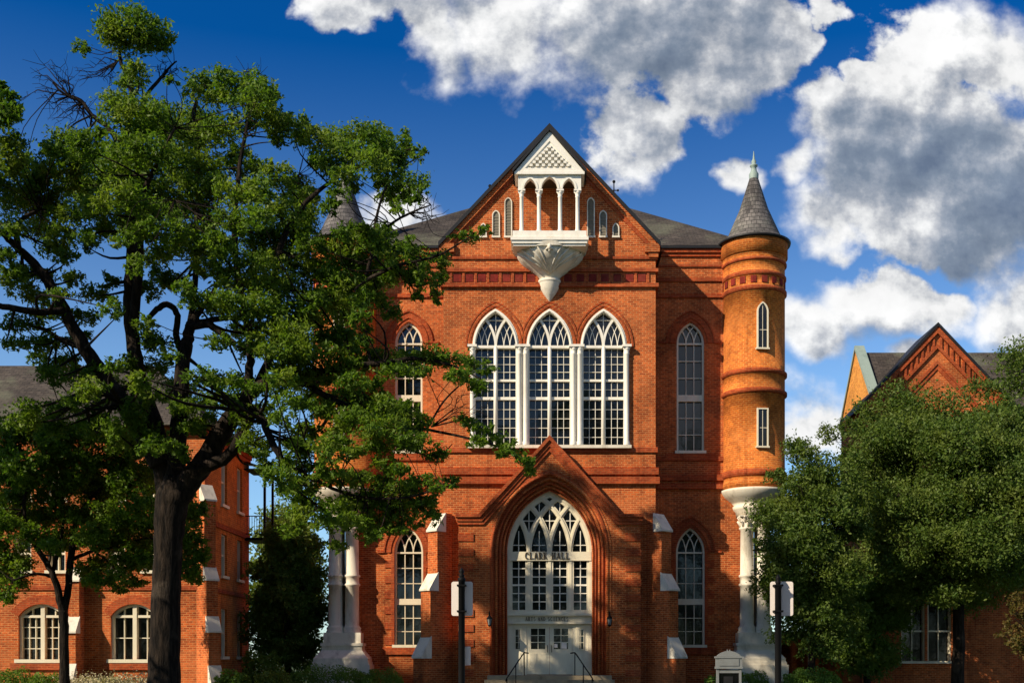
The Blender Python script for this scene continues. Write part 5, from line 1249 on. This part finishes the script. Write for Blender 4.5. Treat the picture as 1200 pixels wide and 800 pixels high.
def round_tree(name, label, px, pyb, pyt, rxp, Y, leaf, mat, n, dens, shape=(1, 1, 1), extra=(), group=None, low=0.2, trunk=0.14, up=0.45, asp=0.5, clr=0.85):
    X = PX(px, Y); zt, zb = PZ(pyt, Y), PZ(pyb, Y); rx = rxp*(Y-CAMY)/FPX; rz = (zt-zb)/2; zc = (zt+zb)/2
    limbs = [[(X, Y, -0.1, trunk*1.3), (X+0.05, Y, zb+0.2*rz, trunk), (X, Y, zc, trunk*0.7), (X, Y, zt-0.4*rz, 0.03)]]
    for k in range(9):
        a = k*2.4; zz = zb+rz*(0.2+0.13*k); r1 = rx*0.65
        limbs.append([(X, Y, zz, trunk*0.45), (X+math.cos(a)*r1*0.5, Y+math.sin(a)*r1*0.5, zz+rz*0.22, trunk*0.3), (X+math.cos(a)*r1, Y+math.sin(a)*r1, zz+rz*0.35, 0.02)])
    cl = []; k = 0
    while len(cl) < n:
        u = np.array([random.gauss(0, 1) for _ in range(3)]); u /= np.linalg.norm(u)
        rr = random.uniform(0.35, 1)**0.45
        wob = 0.86+0.20*math.sin(u[0]*5+u[2]*4+px)*math.cos(u[1]*4+u[2]*3)
        c = np.array((X, Y, zc))+u*np.array((rx, rx, rz))*rr*wob*np.array(shape)*0.93
        rr_ = clr*random.uniform(0.6, 1.1)
        cl.append((c, (rr_, rr_, rr_*0.62), 1.0))
    for e4 in extra:
        ex, ey, er = e4[:3]; Ye = Y+(e4[3] if len(e4) > 3 else 0); cl.append(((PX(ex, Ye), Ye, PZ(ey, Ye)), (er, er, er*0.7), 1))
    return make_tree(name, label, (X, Y, 0), limbs, cl, leaf, mat, dens, up=up, asp=asp, group=group)
round_tree('leafy_tree', 'dense green tree partly covering the right turret columns', 950, 785, 500, 64, -2.0, 0.125, 'elm_leaf', 140, 1900, extra=[(930, 520, .5), (910, 560, .5), (975, 510, .6), (900, 610, .5), (895, 640, .4), (1000, 540, .7), (935, 735, .7), (960, 745, .8), (915, 705, .55), (985, 745, .8), (1000, 720, .8), (905, 680, .5)])
round_tree('leafy_tree', 'broad dense green tree in front of the patterned gable at far right', 1122, 735, 440, 142, 1.0, 0.13, 'elm_leaf', 280, 1500, extra=[(1180, 425, .8), (1200, 415, .9), (1000, 500, .7), (1020, 480, .7), (1060, 475, .8), (1150, 455, .8), (1190, 450, 1), (1210, 440, 1), (995, 540, .8), (1000, 600, 1, 3), (1030, 620, 1, 3.5), (970, 640, .9, 3), (1010, 560, 1, 3), (1050, 650, 1, 3.5), (1040, 580, 1, 3.5), (1090, 640, 1, 4), (1080, 685, .9, 4), (1120, 692, .9, 3.5), (1060, 700, .8, 3.5), (1150, 700, .9, 3), (1020, 660, .9, 2.5), (1180, 690, 1, 3)], clr=1.15, trunk=0.22)
round_tree('holly_tree', 'dark evergreen filling the shade below the two broad right hand trees', 1015, 800, 655, 50, 3.5, 0.15, 'holly_leaf', 70, 1500, shape=(1, 0.7, 1), extra=[(990, 770, .6), (1040, 770, .7)])
round_tree('maple_tree', 'small russet leaved tree low at the right edge under the broad tree', 1208, 790, 668, 32, -6.0, 0.11, 'maple_leaf', 36, 1200, clr=0.5, trunk=0.07)
round_tree('holly_tree', 'dense dark evergreen between the left building and the white columns', 336, 800, 612, 48, 3.2, 0.14, 'holly_leaf', 130, 1800, shape=(1, 0.8, 1), extra=[(320, 625, .6), (350, 612, .5), (370, 640, .6), (308, 660, .5), (303, 720, .7), (375, 720, .6), (300, 745, .7), (302, 770, .6), (375, 755, .6), (340, 775, .8), (320, 760, .8), (360, 775, .7)], clr=0.7)
round_tree('lime_tree', 'yellow green tree far behind the evergreen at left', 335, 760, 585, 40, 28.0, 0.25, 'lime_leaf', 60, 500, clr=1.5)

# ---------- bushes and hedges
def bush(name, label, px, py_top, rxp, Y, mat='hedge_leaf', n=5000, leaf=0.075, rz=None, group=None, ry=None, clip=0.16):
    X = PX(px, Y); zt = PZ(py_top, Y); rx = rxp*(Y-CAMY)/FPX; ry = ry or rx
    u = rng.normal(size=(n, 3)); u[:, 2] = np.abs(u[:, 2]); u /= np.linalg.norm(u, axis=1)[:, None]
    lump = 1+0.10*np.sin(u[:, 0]*6+px)*np.cos(u[:, 1]*5)+0.06*np.sin(u[:, 2]*11+u[:, 0]*9)
    rr = (1-np.abs(rng.normal(size=n))*clip)*lump
    s = np.sign(u)*np.abs(u)**0.72
    c = s*rr[:, None]*np.array((rx, ry, zt)); c[:, 2] = np.maximum(c[:, 2], 0.02)
    V = leaf_arrays(c+np.array((X, Y, 0)), leaf, 0.2, 0.6, out=u*0.8)
    o = leaf_obj(name, V, mat, None, loc=(X, Y, 0)); return tag(o, label, 'bush', group)
G1 = 'clipped bushes along the buildings'
bush('loose_shrub', 'leafy shrub closing the gap between the left building and the evergreen', 306, 762, 26, 1.5, n=5200, leaf=0.11, clip=0.28)
bush('clipped_bush', 'round clipped green bush at the bottom left corner under the arched window', 12, 783, 28, -5.0, group=G1)
bush('clipped_bush', 'smaller clipped bush just left of the slender tree trunk', 55, 788, 22, -5.2, group=G1)
bush('loose_shrub', 'loose shrub against the flank of the left hand building', 272, 784, 22, -3.4, n=3500, leaf=0.11, clip=0.3)
bush('loose_shrub', 'yellowish low shrub in front of the dark evergreen', 320, 785, 24, -3.0, mat='lime_leaf', n=3500, leaf=0.10, clip=0.25)
bush('clipped_hedge', 'long dark clipped hedge below the left white columns', 385, 779, 52, -2.0, n=9000, group=G1, ry=0.8)
bush('clipped_hedge', 'short dark clipped hedge beside the left buttress', 447, 783, 28, -2.2, n=5000, group=G1, ry=0.7)
bush('clipped_hedge', 'clipped green hedge at the foot of the right white columns', 872, 786, 32, -2.2, n=6500, group=G1, ry=0.8)
bush('clipped_bush', 'clipped bush between the notice board and the right buttress', 836, 790, 12, -3.0, n=2500, group=G1)
bush('clipped_hedge', 'wide sunlit hedge below the right tree and arcade', 950, 782, 38, -3.6, n=7500, group=G1, ry=0.8)
# pale flowering ground cover at the foot of the big oak
n = 5200; x0, x1 = PX(84, -6.5), PX(172, -6.5)
c = np.stack([rng.uniform(x0, x1, n), rng.uniform(-8.2, -5.0, n), np.abs(rng.normal(0.80, 0.16, n))*rng.uniform(0.75, 1.05, n)], 1)
V = leaf_arrays(c, 0.075, 0.6, 0.7); o = leaf_obj('flower_bed', V, 'pale_flower', None); tag(o, 'pale cream flowering ground cover beside the oak trunk', 'flowers', kind='stuff')

# ---------- wood across the street behind the viewer: seen mirrored in the window panes
cl = []
for q in range(760):
    xx = rng.uniform(-60, 52); hgt = 23.5+2.5*math.sin(xx*0.33)+1.5*math.sin(xx*0.9+1)
    zz = hgt*(1-abs(rng.normal())*0.42) if q % 3 else rng.uniform(0.5, hgt)
    cl.append(clump_leaves(np.array((xx, rng.uniform(-68, -57), max(0.6, zz))), np.array((2.6, 2.2, 1.7)), 130))
o = leaf_obj('treeline', leaf_arrays(np.concatenate(cl), 0.62, 0.4, 0.6), 'elm_leaf', None); tag(o, 'mass of tall trees across the road, mirrored in the window panes', kind='stuff')
LYT = -24.0
def lp(px, py, dy=0.0): return (PX(px, LYT+dy), LYT+dy, PZ(py, LYT+dy))
round_tree('added_shade_tree', 'round tree added out of view at left to shade the oak trunk', -430, 500, 150, 215, -24.0, 0.22, 'elm_leaf', 90, 420, trunk=0.16, clr=1.0)  # unseen tree put in only to cast shade on the oak trunk
